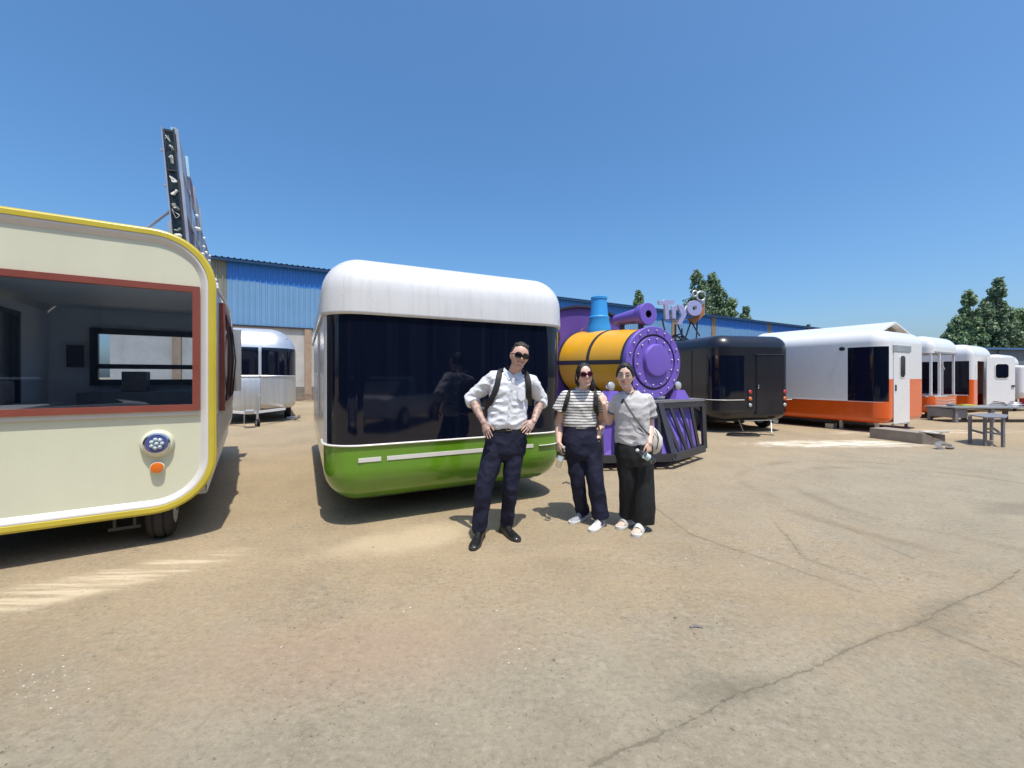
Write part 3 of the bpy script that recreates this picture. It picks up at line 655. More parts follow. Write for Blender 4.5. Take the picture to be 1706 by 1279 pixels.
# sign standing on the cream trailer
SG = thing('roof_sign', 'tall narrow light box sign seen edge on above the cream trailer roof, cables exposed', 'sign', T.location, math.radians(32.5))
SG.rotation_euler = (0, math.radians(-4.5), math.radians(32.5)); SG.location.z = -.18; x1 = 2.41; ya0, yb0 = .50, 4.1; zb, zt = 2.66, 3.86
m = MB(); m.box((x1-.045,ya0,zb), (x1-.035,yb0,zt)); m.build('back_panel', 'sign_plate', SG, 0)
m = MB(); m.box((x1-.025,ya0+.03,zb), (x1+.045,ya0+.05,zt)); m.build('cavity', 'sign_cavity', SG, 0)
m = MB()
for z in (zb, zb+.42, zb+.80, zt-.025): m.bar((x1-.03,ya0+.01,z), (x1+.05,ya0+.01,z), .014)
m.bar((x1+.052,ya0,zb), (x1+.052,ya0,zt), .014); m.each('end_frame', 'dark_steel', SG, 0)
rf = random.Random(5); m = MB()
for i in range(11):
    z = zb+.05+i*.105+rf.uniform(-.02,.02)
    if i in (7,): continue
    p = [V((x1+rf.uniform(-.02,.035), ya0+.0+rf.uniform(-.03,.02), z+rf.uniform(-.035,.035))) for _ in range(5)]
    m.tube(p, [(rf.uniform(.004,.012), .003) for _ in p], 6, sub=4)
m.each('plastic_wrap', 'plastic_film', SG, 60)
for i in range(5):
    for j in range(3):
        a = ya0+.02+i*.72; zz = zb+.02+j*.41; 
        if (j == 2 and i > 2) or (i+2*j)%5 == 3: continue
        m = MB(); m.box((x1+.062,a,zz), (x1+.070,a+.69,zz+.39)); m.build('face_panel', 'sign_plate' if (i*2+j)%4 else 'sign_maroon', SG, 0)
m = MB()
for i in range(6): m.bar((x1+.078,ya0+i*.72,zb), (x1+.078,ya0+i*.72,zt-(.35 if i > 3 else 0)), .022)
for z in (zb+.02, zb+.42, zb+.83): m.bar((x1+.078,ya0,z), (x1+.078,yb0,z), .02)
m.each('face_frame', 'galvanised', SG, 0)
m = MB()
for i in range(14): m.sphere((x1+.095,ya0+1.0+i*.2,zb+.55+.22*math.sin(i*1.3)), .022, 8)
m.each('sign_bulb', 'bulb_white', SG, 60)
m = MB(); m.box((x1+.02,ya0+.1,zt), (x1+.06,ya0+.65,zt+.06)); m.box((x1+.075,ya0+.66,zt-.18),(x1+.10,ya0+.7,zt+.04)); m.each('top_plate', 'sign_blue', SG, 0)
m = MB(); m.bar((x1-.045,ya0+.25,zb+.50), (x1-.36,ya0+.0,zb+.08), .035, .02)
for z in (3.32, 3.66): m.bar((x1-.07,ya0+.05,z), (x1-.035,ya0+.05,z), .02)
m.bar((x1-.05,ya0,zb-.12), (x1-.05,ya0,zb+.3), .03); m.each('brace', 'galvanised', SG, 0)

# ------------------------------------------------------------------ silver rounded caravan
E = V((-7.06,13.6)); th = math.radians(30); u = V((math.cos(th), math.sin(th)))
T = trailer('caravan', 'polished silver aluminium caravan with rounded nose and dark windows beside the shed wall', 'caravan', (E.x-2.5*u.x, E.y-2.5*u.y), 30, TG)
w_, l_ = 2.5, 5.5
def rt(x, y, z):
    fr = y < 1.4
    if 1.50 < z < 2.42 and fr and (x > 1.50 or y > .5 and x > 2) : return 'window' if (x > 1.50 and y < 1.2) else 'upper_body'
    if 1.50 < z < 2.42 and fr and .45 < x < 1.45: return 'window_left'
    return 'lower_body' if z < 1.50 else 'upper_body'
B = shell(w_, l_, body_levels(.42, 3.06, .22, .78, [1.40,1.50,2.0,2.279], 10)[:], .85, [1.0,1.42,1.50], [1.2,2,3,4], rt, 14)
B['lower_body'].build('lower_body', 'silver_panel', T)
B['upper_body'].build('roof', 'silver_polished', T)
for k in ('window','window_left'):
    if k in B: B[k].build('window', 'black_glass', T)
m = MB()
for z in (1.50, ):
    pts = [(x, -.012, z) for x in (.86, 1.3, 1.65)]+[(a+.0, b, z) for a, b in arcpts(w_-.85, .85, .862, -90, 0)]+[(w_+.012, 2.0, z)]
    m.tube(pts, .018, 6)
m.bar((1.46,-.012,1.5), (1.46,-.004,2.30), .05); m.build('window_trim', 'silver_polished', T, 40)
m = MB(); m.box((.3,-.10,.40), (1.48,.02,1.42), .03); m.each('storage_box', 'silver_panel', T, 30)
m = MB()
for s in (0,1): m.bar((.35 if not s else 2.15,.2,.42), (1.25,-1.15,.42), .07)
m.bar((1.25,-1.0,.45), (1.25,-1.35,.45), .07); m.each('tow_frame', 'white_clean', T, 0)
m = MB(); m.tube([(1.42,-.98,.20),(1.42,-.98,.86)], .032, 12); m.tube([(1.42,-.98,.86),(1.42,-.98,.90),(1.50,-.98,.92)], .012, 8); m.each('jockey_post', 'galvanised', T, 40)
wheel(T, (1.42,-.98,.115), (1,.3,0), .115, .06, 'galvanised')
m = MB()
for i in range(12): m.lathe([(-.006,.012),(0,.02),(.006,.012)], (1.10+.014*(i%2),-1.2,.40-.033*i), (1,0,.2) if i%2 else (0,1,.2), 8)
for i in range(10): m.lathe([(-.006,.012),(0,.02),(.006,.012)], (1.12+i*.035,-1.2+.01*i,.02), (1,.3,1) if i%2 else (0,.2,1), 8)
m.box((1.12,-1.42,.42), (1.36,-1.10,.52), .02); m.each('safety_chain', 'galvanised', T, 40)
wheel(T, (2.28,1.8,.33), (1,0,0)); wheel(T, (.25,1.8,.33), (1,0,0))
wheel(T, (2.28,2.6,.33), (1,0,0)); m = MB(); m.box((.3,.5,.34), (2.2,5,.42)); m.build('chassis', 'dark_steel', T, 0)
lamp(T, (2.20,.10,2.72), (.5,-.8,.3), .03, 'lamp_clear', 'marker_light')

# ------------------------------------------------------------------ green and white trailer
th = math.radians(26.7)
T = trailer('food_trailer', 'white and bright green rounded trailer with one huge black windscreen behind the man', 'trailer', (-1.72, 3.806), 26.7, TG)
w_, l_, RC = 2.70, 5.0, .35
zs0, zs1 = .805, 2.06
def rt(x, y, z):
    if z < .60: return 'lower_body'
    front = y < .22 if x < 1.35 else y < .30
    if zs0 < z < zs1 and front: return 'windscreen'
    if z < zs0: return 'lower_body' if y < .6 or z < .75 else 'side_wall'
    if z > zs1+.001 and z < 3: return 'roof'
    return 'side_wall'
LV = body_levels(.22, 2.66, .35, .36, [.62,.75,zs0,1.2,1.6,2.0])
LV = [q for q in LV if q[0] < 2.03 or q[0] > 2.2]
LV = [q for q in LV if q[0] < 2.03]+[(zs1,0,0),(zs1+.0005,-.024,-.9),(zs1+.03,-.03,0),(2.29,-.022,.04)]+[(2.30+.36*math.sin(a), .36-.38*math.cos(a), a) for a in [PI/2*k/10 for k in range(1, 11)]]
B = shell(w_, l_, LV, RC, [.6,1.35,2.0], [.6,2,3.5], rt, 12)
B['lower_body'].build('lower_body', 'green_paint', T); ws = B['windscreen'].build('windscreen', 'black_glass', T)
B['side_wall'].build('side_wall', 'white_paint', T); B['roof'].build('roof', 'white_paint', T)
def around(z, off, x0=None, x1=None, ys=.25, r=RC):   # path hugging the front outline
    p = [(x, y) for x, y in arcpts(r, r, r+off, 180, 270)]+[(x, y) for x, y in arcpts(w_-r, r, r+off, 270, 360)]
    return [V((-off, ys+.35, z))]+[V((x, y, z)) for x, y in p]+[V((w_+off, ys+.35, z))]
m = MB(); m.tube(around(zs0, .006), (.012,.011), 6, ref=(0,0,1)); m.build('windscreen_trim', 'pale_lip', T, 60)
def strip(x0, x1, z, hh, t=.006, kx=None):
    m = MB(); m.box((x0,-t,z-hh/2), (x1,.001,z+hh/2), .002); return m
st = strip(.29, .50, .665, .042); st.build('marker_strip', 'pale_lip', T, 0)
st = strip(.555, 2.20, .665, .042); st.build('marker_strip', 'pale_lip', T, 0)
pp = [V((2.27,-.004,.665)), V((2.35,-.004,.665))]+[V((x, y, .665)) for x, y in arcpts(w_-RC, RC, RC+.004, 272, 330)]
m = MB(); m.tube(pp, (.021,.003), 6, ref=(0,0,1)); m.build('marker_strip', 'pale_lip', T, 40)
m = MB(); m.box((.45,.5,.16), (2.2,4.6,.222)); m.build('chassis', 'dark_steel', T, 0)
for y in (2.0, 2.8): wheel(T, (2.35,y,.29), (1,0,0), .29, .18); wheel(T, (.34,y,.29), (1,0,0), .29, .18)
m = MB()
m.box((-.022,1.4,1.0), (.0,3.2,2.0), .004); m.build('side_hatch', 'white_paint', T, 0)
m = MB(); m.tube([(.05,-.0,2.055),(.2,-.0,2.055)], .001, 4) if 0 else m.box((w_+.03,.35,1.95), (w_+.10,.55,2.05), .01); m.build('awning_bracket', 'dark_steel', T, 0)

# ------------------------------------------------------------------ purple and yellow train kiosk
T = thing('train_kiosk', 'purple and yellow steam engine shaped kiosk with blue chimney behind the two women', 'kiosk', (2.36,7.0,0), math.radians(25))
BZ = 1.71
def br(y): return .575+(y-.05)/1.9*.10
def bz(y): return BZ+(y/1.95)*.04
AX = V((0,1,0))
m = MB()
rings = []
for y in (.05,.5,1.0,1.5,1.95): rings.append([V((br(y)*math.cos(2*PI*k/64), y, bz(y)+br(y)*math.sin(2*PI*k/64))) for k in range(64)])
m.loft(rings); bo = m.build('boiler', 'yellow_paint', T, 40)
def band(y, w, off=.008):
    m = MB(); R = []
    for yy, o in ((y,0),(y,off),(y+w,off),(y+w,0)): R.append([V(((br(yy)+o)*math.cos(2*PI*k/64), yy, bz(yy)+(br(yy)+o)*math.sin(2*PI*k/64))) for k in range(64)])
    m.loft(R, False); return m.build('boiler_band', 'charcoal_trim', T, 40)
band(.02,.085); band(.93,.075); band(1.88,.07)
for a in (180, 0):
    for ya, yb in ((.105,.93),(1.005,1.88)):
        m = MB(); R = []
        for yy in (ya, (ya+yb)/2, yb):
            r = br(yy); ring = []
            for da, o in ((-3.6,-.01),(-3.6,.006),(0,.0075),(3.6,.006),(3.6,-.01)):
                t = math.radians(a+da); ring.append(V(((r+o)*math.cos(t), yy, bz(yy)+(r+o)*math.sin(t))))
            R.append(ring)
        m.loft(R); m.build('boiler_band', 'charcoal_trim', T, 30)
c = V((0,0,BZ)); D = V((0,-1,0))
m = MB(); m.lathe([(-.02,.575),(-.02,.600),(.05,.600),(.06,.592),(.06,.472),(.03,.468),(.03,.1)], c, D, 72); fl = m.build('front_flange', 'purple_paint', T, 30)
m = MB(); m.lathe([(.0,.469),(.034,.469),(.034,.432),(.0,.432)], c, D, 72, False); m.build('groove_ring', 'charcoal_trim', fl, 30)
m = MB(); m.lathe([(.0,.430),(.062,.430),(.068,.422),(.068,.01)], c, D, 72); m.build('smokebox_door', 'purple_paint', fl, 30)
m = MB(); m.lathe([(.068,.275),(.105,.272),(.128,.255),(.135,.20),(.137,.01)], c+V((.02,0,.03)), D, 64); m.build('door_boss', 'purple_paint', fl, 45)
for n_, r_, y_ in ((18,.535,.060),(14,.385,.068)):
    for k in range(n_):
        a = 2*PI*(k+.25)/n_; m = MB(); m.lathe([(0,.016),(.014,.016),(.024,.009),(.026,.001)], c+V((r_*math.cos(a), -y_, r_*math.sin(a))), D, 8); m.build('bolt', 'galvanised', fl, 50)
def at(y, dz=0): return V((0, y, bz(y)+br(y)+dz))
m = MB(); m.lathe([(-.12,.24),(0,.235),(.05,.232),(.22,.195),(.24,.20),(.27,.20),(.29,.182),(.31,.178),(.62,.150),(.63,.162),(.67,.162),(.68,.145),(.68,.125),(.4,.12)], at(1.45), (0,0,1), 40, False); m.build('chimney', 'blue_paint', T, 30)
m = MB(); m.lathe([(.3,.13),(.31,.01)], at(1.45), (0,0,1), 24); m.build('chimney_inside', 'charcoal_trim', T, 0)
hc = V((.03,.10,2.545)); m = MB(); m.lathe([(0,.065),(0,.185),(-.02,.195),(-.16,.185),(-.20,.165),(-.205,.145),(-.85,.095),(-.86,.01)], hc, D, 40, False); hn = m.build('horn', 'purple_paint', T, 30)
m = MB(); m.lathe([(-.3,.01),(-.3,.064),(-.004,.066),(-.004,.064)], hc, D, 24, False); m.build('horn_mouth', 'charcoal_trim', hn, 30)
m = MB(); m.box((.0,.25,2.28), (.06,.33,2.42)); m.box((.0,.75,2.30), (.06,.83,2.46)); m.each('horn_support', 'charcoal_trim', T, 0)
m = MB(); m.tube([(-.25,1.75,2.4),(-.05,1.05,2.75) if 0 else (-.2,1.4,2.62)], .006, 6); m.build('stay_rod', 'chrome', T, 30)
# cab with arched roof
arch = [V((x, 1.96, 2.62+.30*(1-(x/1.05)**2))) for x in [-1.05+2.1*k/16 for k in range(17)]]
m = MB(); m.prism([V((-1.05,1.96,1.09)), V((1.05,1.96,1.09))]+arch[::-1], (0,1.5,0)); m.build('cab', 'purple_deep', T, 30)
m = MB(); R = [V((p.x*1.05, 1.90, p.z+.005)) for p in arch]; Q = [V((p.x*1.05, 1.90, p.z+.05)) for p in arch]
m.prism(R+Q[::-1], (0,1.65,0)); m.build('cab_roof', 'charcoal_trim', T, 30)
m = MB(); m.lathe([(0,.17),(.03,.17),(.03,.13),(0,.13)], (-.78,1.955,2.25), D, 32, False); m.build('cab_window_frame', 'charcoal_trim', T, 30)
m = MB(); m.lathe([(0.002,.13),(.012,.125),(.012,.01)], (-.78,1.955,2.25), D, 32); m.build('cab_window', 'yellow_paint', T, 30)
# platform and cow catcher
tv = [V((-1.14,-.06,0)), V((0,-.17,0)), V((1.14,-.06,0))]; bv = [V((-1.14,-.12,0)), V((0,-.50,0)), V((1.14,-.10,0))]
m = MB(); m.prism([tv[0]+V((-.02,-.03,1.035)), tv[1]+V((0,-.03,1.035)), tv[2]+V((.02,-.03,1.035)), V((1.16,3.4,1.035)), V((-1.16,3.4,1.035))], (0,0,.04)); m.build('platform', 'grey_steel', T, 0)
m = MB(); m.loft([[V((-1.06,-.03,.22)), V((0,-.41,.22)), V((1.06,-.01,.22)), V((1.06,3.3,.22)), V((-1.06,3.3,.22))], [V((-1.05,.05,.85)), V((0,-.13,.85)), V((1.05,.05,.85)), V((1.05,3.3,.85)), V((-1.05,3.3,.85))], [V((-1.05,.06,1.033)), V((0,-.05,1.033)), V((1.05,.06,1.033)), V((1.05,3.3,1.033)), V((-1.05,3.3,1.033))]]); m.build('skirt', 'purple_paint', T, 0)
for s in (0, 2):
    z0, z1 = .19, .985
    A, B_, a, b = bv[s], bv[1], tv[s], tv[1]
    m = MB(); m.bar(A+V((0,0,z0)), B_+V((0,0,z0)), .05, .12); m.build('bottom_rail', 'dark_steel', T, 0)
    m = MB(); m.bar(a+V((0,0,z1)), b+V((0,0,z1)), .05, .095); m.build('top_rail', 'dark_steel', T, 0)
    m = MB(); m.bar(A+V((0,0,z0)), a+V((0,0,z1)), .09, .05, ref=(0,1,0)); m.build('corner_post', 'dark_steel', T, 0)
    for tb, tt in ((.20,.02),(.42,.22),(.62,.45),(.80,.70)):
        p = B_.lerp(A, tb)+V((0,0,z0)); q = b.lerp(a, tt)+V((0,0,z1)); m = MB(); m.bar(p, q, .06, .03, ref=(0,1,0)); m.build('slat', 'dark_steel', T, 0)
m = MB(); m.bar(bv[1]+V((0,0,.14)), tv[1]+V((0,0,1.03)), .11, .06, ref=(0,1,0)); m.build('prow_post', 'dark_steel', T, 0)
for s in (-1, 1):
    m = MB(); m.bar((s*1.13,-.05,.19), (s*1.13,3.4,.19), .05, .12); m.build('side_rail', 'dark_steel', T, 0)
    for k in range(7): m = MB(); m.bar((s*1.13,.45+k*.45,.25), (s*1.13,.38+k*.45,1.03), .05, .09, ref=(1,0,0)); m.build('slat', 'dark_steel', T, 0)
for (x, y) in ((.60,.02),(-.82,.06)):
    m = MB(); m.loft([[V((x+i*.17, y+j*.13, 1.076)) for i, j in ((-1,-1),(1,-1),(1,1),(-1,1))], [V((x+i*.085, y+j*.09, 1.235)) for i, j in ((-1,-1),(1,-1),(1,1),(-1,1))]]); pd = m.build('lamp_pedestal', 'purple_paint', T, 0)
    m = MB(); m.lathe([(-.09,.02),(-.07,.05),(0,.070),(.02,.072),(.022,.064)], (x-.02,y-.03,1.315), (-.05,-1,.08), 24); m.build('lamp_housing', 'chrome', pd, 40)
    m = MB(); m.lathe([(.018,.066),(.030,.055),(.036,.03),(.038,.002)], (x-.02,y-.03,1.315), (-.05,-1,.08), 24); m.build('lamp_lens', 'lamp_clear', pd, 50)
m = MB(); m.box((-1.1,.2,.0), (-1.0,.3,.13)); m.box((1.0,.2,.0), (1.1,.3,.13)); m.box((-1.1,3.1,.0), (-1.0,3.2,.13)); m.box((1.0,3.1,.0), (1.1,3.2,.13)); m.each('foot', 'dark_steel', T, 0)

# ------------------------------------------------------------------ black trailer
T = trailer('food_trailer', 'matt black rounded trailer with rear door and two columns of round tail lights', 'trailer', (5.26, 10.61), 12, TG)
w_, l_, RC = 2.35, 5.4, .42
def rt(x, y, z):
    if .87 < z < 2.02 and x < .8 and y < .42: return 'window'
    if .45 < z < 2.02 and 1.14 < x < 2.02 and y < .01: return 'door'
    return 'body' if z < 2.09 else 'roof'
LV = body_levels(.31, 2.57, .30, .34, [.87,1.2,1.6,2.02,2.09])
B = shell(w_, l_, LV, RC, [.8,1.145,1.6,1.92], [1.05,2.5], rt, 10)
B['body'].build('body', 'black_paint', T); B['roof'].build('roof', 'black_paint', T); B['window'].build('corner_window', 'black_glass', T)
if 'door' in B: B['door'].build('door_skin', 'black_paint', T)
m = MB(); m.box((1.16,-.014,.46), (2.0,-.002,2.04), .004); d = m.build('door', 'black_paint', T, 0)
m = MB(); m.box((1.19,-.04,1.16), (1.22,-.014,1.26), .005); m.build('door_handle', 'chrome', d, 30)
m = MB(); m.box((1.12,-.03,2.045), (2.05,-.001,2.07)); m.build('drip_rail', 'charcoal_trim', T, 0)
m = MB(); m.tube([V((-.006,.5,.865))]+[V((x, y, .865)) for x, y in arcpts(RC, RC, RC+.006, 180, 270)]+[V((.80,-.006,.865))], (.011,.010), 6, ref=(0,0,1)); m.build('window_trim', 'pale_lip', T, 60)
m = MB(); m.box((2.10,-.006,.855), (2.28,.03,.875)); m.build('marker_strip', 'pale_lip', T, 0)
m = MB(); m.box((-.012,1.03,.45), (.0,1.06,2.2)); m.box((-.012,1.03,2.2), (0,3.9,2.23)); m.box((-.012,1.03,.86), (0,3.9,.89)); m.each('panel_seam', 'charcoal_trim', T, 0)
for x in (.97, 2.04):
    for z, mm in ((1.07,'lamp_red'),(.895,'lamp_amber'),(.725,'lamp_clear')): lamp(T, (x,-.001,z), (0,-1,0), .052, mm, 'tail_light', 'charcoal_trim')
for x, r in ((.50,.035),(.30,.015)): lamp(T, (x,.20 if x > .4 else .30,2.485), (-.1,-.6,.8), r, 'lamp_clear', 'marker_light', 'black_frame')
m = MB(); m.box((.3,.4,.26), (2.05,5.0,.312)); m.build('chassis', 'dark_steel', T, 0)
for x, y in ((.04,1.0),(2.3,1.0),(.04,1.95),(2.3,1.95)): wheel(T, (x,y,.30), (1,0,0), .30, .2, 'chrome')
m = MB(); m.bar((.75,-.05,.33), (1.65,-.05,.33), .02); m.bar((1.62,.0,.33), (1.5,-.15,.01), .02); m.bar((.9,.3,.3), (.95,.2,.02), .02); m.bar((1.75,.1,.3), (1.9,.1,.28), .09); m.each('step_bar', 'galvanised', T, 0)
# roof rack lattice
R = thing('roof_rack', 'small black bar frame lying on the black trailer roof beside the sign lettering', 'rack', T.location, math.radians(12))
m = MB()
for a, b in (((.0,2.6,2.60),(.75,2.2,2.62)),((.10,2.9,2.60),(.65,2.5,2.84)),((.65,2.5,2.84),(.70,2.2,2.62)),((.62,2.4,2.57),(.62,2.4,3.0)),((.15,2.5,2.60),(.45,2.5,2.82)),((.45,2.5,2.82),(.80,2.6,2.62)),((.3,2.4,2.7),(.75,2.5,2.76))): m.bar(a, b, .035)
m.each('bar', 'black_frame', R, 0)

# raised lettering on its stand
L0 = P(1137, 560, 13.6); L0.z = 0
LT = thing('letter_sign', 'raised Tryo lettering with orange backed edges on thin struts above the black trailer', 'sign', (L0.x, L0.y, 0), math.radians(8))
def letter(ch, px, py, hpx, Y=13.6, ext=.05, off=.03, rot=0):
    cu = bpy.data.curves.new('letter', 'FONT'); cu.body = ch; cu.size = 1; cu.extrude = ext; cu.offset = off; cu.resolution_u = 4; cu.bevel_depth = .006
    o = bpy.data.objects.new('letter', cu); C.objects.link(o); bpy.context.view_layer.update(); dg = bpy.context.evaluated_depsgraph_get()
    me = bpy.data.meshes.new_from_object(o.evaluated_get(dg)); bpy.data.objects.remove(o)
    zs = [v.co.y for v in me.vertices]; x0s = [v.co.x for v in me.vertices]; mx_ = Matrix.Rotation(PI/2, 4, 'X')
    s = (hpx*Y/F)/(max(zs)-min(zs)); cx = (max(x0s)+min(x0s))/2; cy = (max(zs)+min(zs))/2
    w = P(px, py, Y); loc = LT.matrix_basis.inverted() @ w if 0 else Matrix.Rotation(-math.radians(8),4,'Z') @ (w-V((L0.x, L0.y, 0)))
    me.transform(Matrix.Translation(loc) @ Matrix.Rotation(rot,4,'Y') @ mx_ @ Matrix.Diagonal((s, s, 1, 1)) @ Matrix.Translation((-cx,-cy,0)))
    me.materials.append(M['letter_face']); me.materials.append(M['letter_edge']); me.name = 'letter'
    for p in me.polygons: p.material_index = 0 if p.normal.y < -.7 else 1
    o = bpy.data.objects.new('letter', me); C.objects.link(o); o.parent = LT; return o
letter('T', 1110, 516, 32, rot=-.05); letter('r', 1126.5, 520, 22); letter('y', 1138, 525, 33, rot=.08); letter('o', 1156, 513.5, 26, off=.055)
Li = lambda px, py, Y=13.6: Matrix.Rotation(-math.radians(8),4,'Z') @ (P(px, py, Y)-V((L0.x, L0.y, 0)))
m = MB()
for (px, py, r) in ((1168,493,.15),(1158,489,.09)):
    c = Li(px, py); m = MB(); m.tube([c+V((r*math.cos(a), 0, r*math.sin(a))) for a in [2*PI*k/20 for k in range(20)]], .028, 8); m.each('loop_ornament', 'letter_edge', LT, 60)
m = MB(); m.prism([Li(1147,530,13.68), Li(1157,541,13.68), Li(1173,524,13.68), Li(1174,505,13.68), Li(1166,512,13.68), Li(1160,527,13.68)], (0,.12,0)); m.build('orange_backing', 'rust_orange', LT, 0)
m = MB(); m.prism([Li(1169,500,13.7), Li(1174,500,13.7), Li(1174,524,13.7), Li(1169,524,13.7)], (0,.1,0)); m.build('side_plate', 'letter_edge', LT, 0)
m = MB()
for a, b in (((1128,538),(1140,566)),((1151,535),(1166,560)),((1151,535),(1141,566)),((1103,531),(1112,570)),((1125,540),(1125,568)),((1162,528),(1160,566))):
    m.bar(Li(*a, 13.75), Li(*b, 13.75), .035)
m.each('strut', 'dark_steel', LT, 0)
m = MB(); m.bar(Li(1100,534,13.75), Li(1165,531,13.75), .03); m.build('rail', 'letter_edge', LT, 0)

# ------------------------------------------------------------------ white and orange trailers
T = trailer('food_trailer', 'white over orange trailer with closed white entrance door right of the black trailer', 'trailer', (9.57, 10.6), 29, TG)
w_, l_, RC = 2.62, 7.0, .34
def rt(x, y, z):
    if .82 < z < 2.26 and y < .82 and x < .25: return 'window'
    if z < .82: return 'lower_body'
    if z < 1.41 and y < .4 and x >= .10: return 'lower_body'
    return 'upper_body'
LV = body_levels(.25, 2.72, .16, .36, [.82,1.1,1.41,1.8,2.26])
B = shell(w_, l_, LV, RC, [.41,.42,1.45,1.46], [.82,2,4], rt, 10)
B['lower_body'].build('lower_body', 'orange_paint', T); B['upper_body'].build('upper_body', 'white_clean', T); B['window'].build('corner_window', 'black_glass', T)
m = MB(); m.box((.43,-.016,.235), (1.44,-.002,2.13), .004); d = m.build('door', 'white_clean', T, 0)
m = MB(); m.loft([[V((x, -.018+dy, z)) for x, z in rrect(.36-i, .62-i, .09, 6, .79+i/2, 1.43+i/2)] for dy, i in ((0,0),(-.008,.0),(-.008,.05),(.0,.05))], False); m.build('door_window_rim', 'pale_lip', d, 30)
m = MB(); m.loft([[V((x, y, z)) for x, z in rrect(.31, .57, .07, 6, .815, 1.455)] for y in (-.019,-.021)]); m.build('door_window', 'black_glass', d, 0)
m = MB(); m.box((.50,-.035,1.10), (.56,-.016,1.26), .006); m.build('door_handle', 'black_frame', d, 30)
m = MB(); m.box((.40,-.03,2.135), (1.50,-.001,2.30)); m.build('door_lintel', 'galvanised', T, 0)
m = MB(); m.box((.44,-.015,.20), (1.44,.05,.232)); m.build('door_step', 'galvanised', T, 0)
m = MB(); m.box((-.012,.83,.805), (.0,5.0,.82)); m.box((-.006,.05,.80), (.005,.82,.815)); m.each('body_trim', 'pale_lip', T, 0)
m = MB(); m.sphere((-.0,.95,2.24), (.02,.075,.055), 12); m.build('vent_cap', 'black_frame', T, 60)
m = MB(); m.box((.3,.5,.18), (2.3,6.7,.248)); m.build('chassis', 'dark_steel', T, 0)
m = MB()
for x, y in ((.25,.25),(.25,1.05),(2.3,.3)): m.box((x,y,.02), (x+.07,y+.07,.26)); m.box((x-.08,y-.08,.0), (x+.15,y+.15,.02))
m.box((.1,1.2,.0),(.3,1.4,.14)); m.each('jack_leg', 'galvanised', T, 0)
for x, y in ((.3,3.2),(2.3,3.2)): wheel(T, (x,y,.30), (1,0,0), .30, .2)
def flap(parent, ridge_x, z1, y0, y1, ox, oz, ix, iz):
    for (xa, za, xb, zb_) in ((ridge_x, z1, ox, oz), (ridge_x-.03, z1, ix, iz)):
        m = MB(); d = V((xb-xa, 0, zb_-za)).normalized(); n_ = V((-d.z, 0, d.x)); n_ = n_ if n_.z > 0 else -n_
        m.prism([V((xa, y0, za)), V((xb, y0, zb_)), V((xb, y0, zb_))-n_*.05, V((xa, y0, za))-n_*.05], (0, y1-y0, 0)); m.build('roof_hatch', 'white_clean', parent, 0)
flap(T, 2.3, 3.09, .55, 4.4, 3.45, 2.76, 1.15, 2.73)
m = MB(); m.bar((1.9,.75,2.72), (2.3,.75,3.02), .04); m.bar((2.3,.75,3.02), (2.9,.75,2.80), .04); m.each('hatch_arm', 'wood_board', T, 0)
m = MB(); m.box((1.7,.62,2.55), (2.6,4.3,2.62)) if 0 else m.prism([V((1.3,.8,2.7)), V((2.3,.8,3.02)), V((3.2,.8,2.78)), V((2.6,.8,2.6))], (0,.05,0)); m.build('hatch_lining', 'wood_board', T, 0)

T = trailer('food_trailer', 'white and orange trailer with open unglazed window frames beside the closed door trailer', 'trailer', (14.6, 14.34), 29, TG)
w_, l_, RC = 2.4, 5.0, .22
def rt(x, y, z):
    if .80 < z < 2.30 and y < 2.4: return None
    if z > 2.30: return 'roof'
    return 'lower_body' if z < .80 or (z < 1.36 and y > 2.4) else 'side_wall'
B = shell(w_, l_, body_levels(.2, 2.93, .25, .45, [.80,1.36,2.30]), RC, [1.2], [2.4], rt, 8, True)
for k, q in B.items(): q.build(k, {'roof':'white_clean','lower_body':'orange_paint','side_wall':'white_clean'}[k], T)
m = MB()
for x, y in ((.10,.10),(w_-.10,.10),(.62,.03),(.06,1.2),(w_-.06,1.2)): m.box((x-.035,y-.03,.80), (x+.035,y+.03,2.30))
m.each('window_post', 'white_clean', T, 0)
m = MB(); m.box((.14,.0,.76), (w_-.14,.06,.81)); m.box((.0,.14,.76), (.06,2.4,.81)); m.box((w_-.06,.14,.76), (w_,2.4,.81)); m.each('window_sill', 'white_clean', T, 0)
m = MB(); m.box((.14,-.006,2.30), (w_-.14,.06,2.36)); m.each('window_head', 'galvanised', T, 0)
m = MB(); m.add([(.7,1.5,.8),(1.0,1.42,.8),(1.3,1.5,.8),(.7,1.5,2.25),(1.0,1.42,2.25),(1.3,1.5,2.25)], [(0,1,4,3),(1,2,5,4)]); m.build('protective_film', 'galvanised', T, 0)
m = MB(); m.bar((1.5,.3,2.25), (2.1,.3,1.75), .05); m.build('brace', 'white_clean', T, 0)
m = MB(); m.box((.2,.4,.72), (2.2,4.6,.76)); m.build('floor', 'interior_floor', T, 0)
m = MB(); m.box((.5,.3,.10), (.58,.38,.24)); m.box((.42,.22,.04), (.66,.46,.10)); m.box((2.0,4,.0), (2.1,4.1,.24)); m.box((.3,4,.0), (.4,4.1,.24)); m.box((2.0,.3,.0), (2.1,.4,.24)); m.each('jack_leg', 'dark_steel', T, 0)
m = MB()
for a in (0,.02,.04): m.tube([(.3,-.006,.66-a*5),(1.2,-.012,.62-a*5),(2.0,-.006,.63-a*4)], .006, 6)
m.each('stripe', 'pale_lip', T, 0)

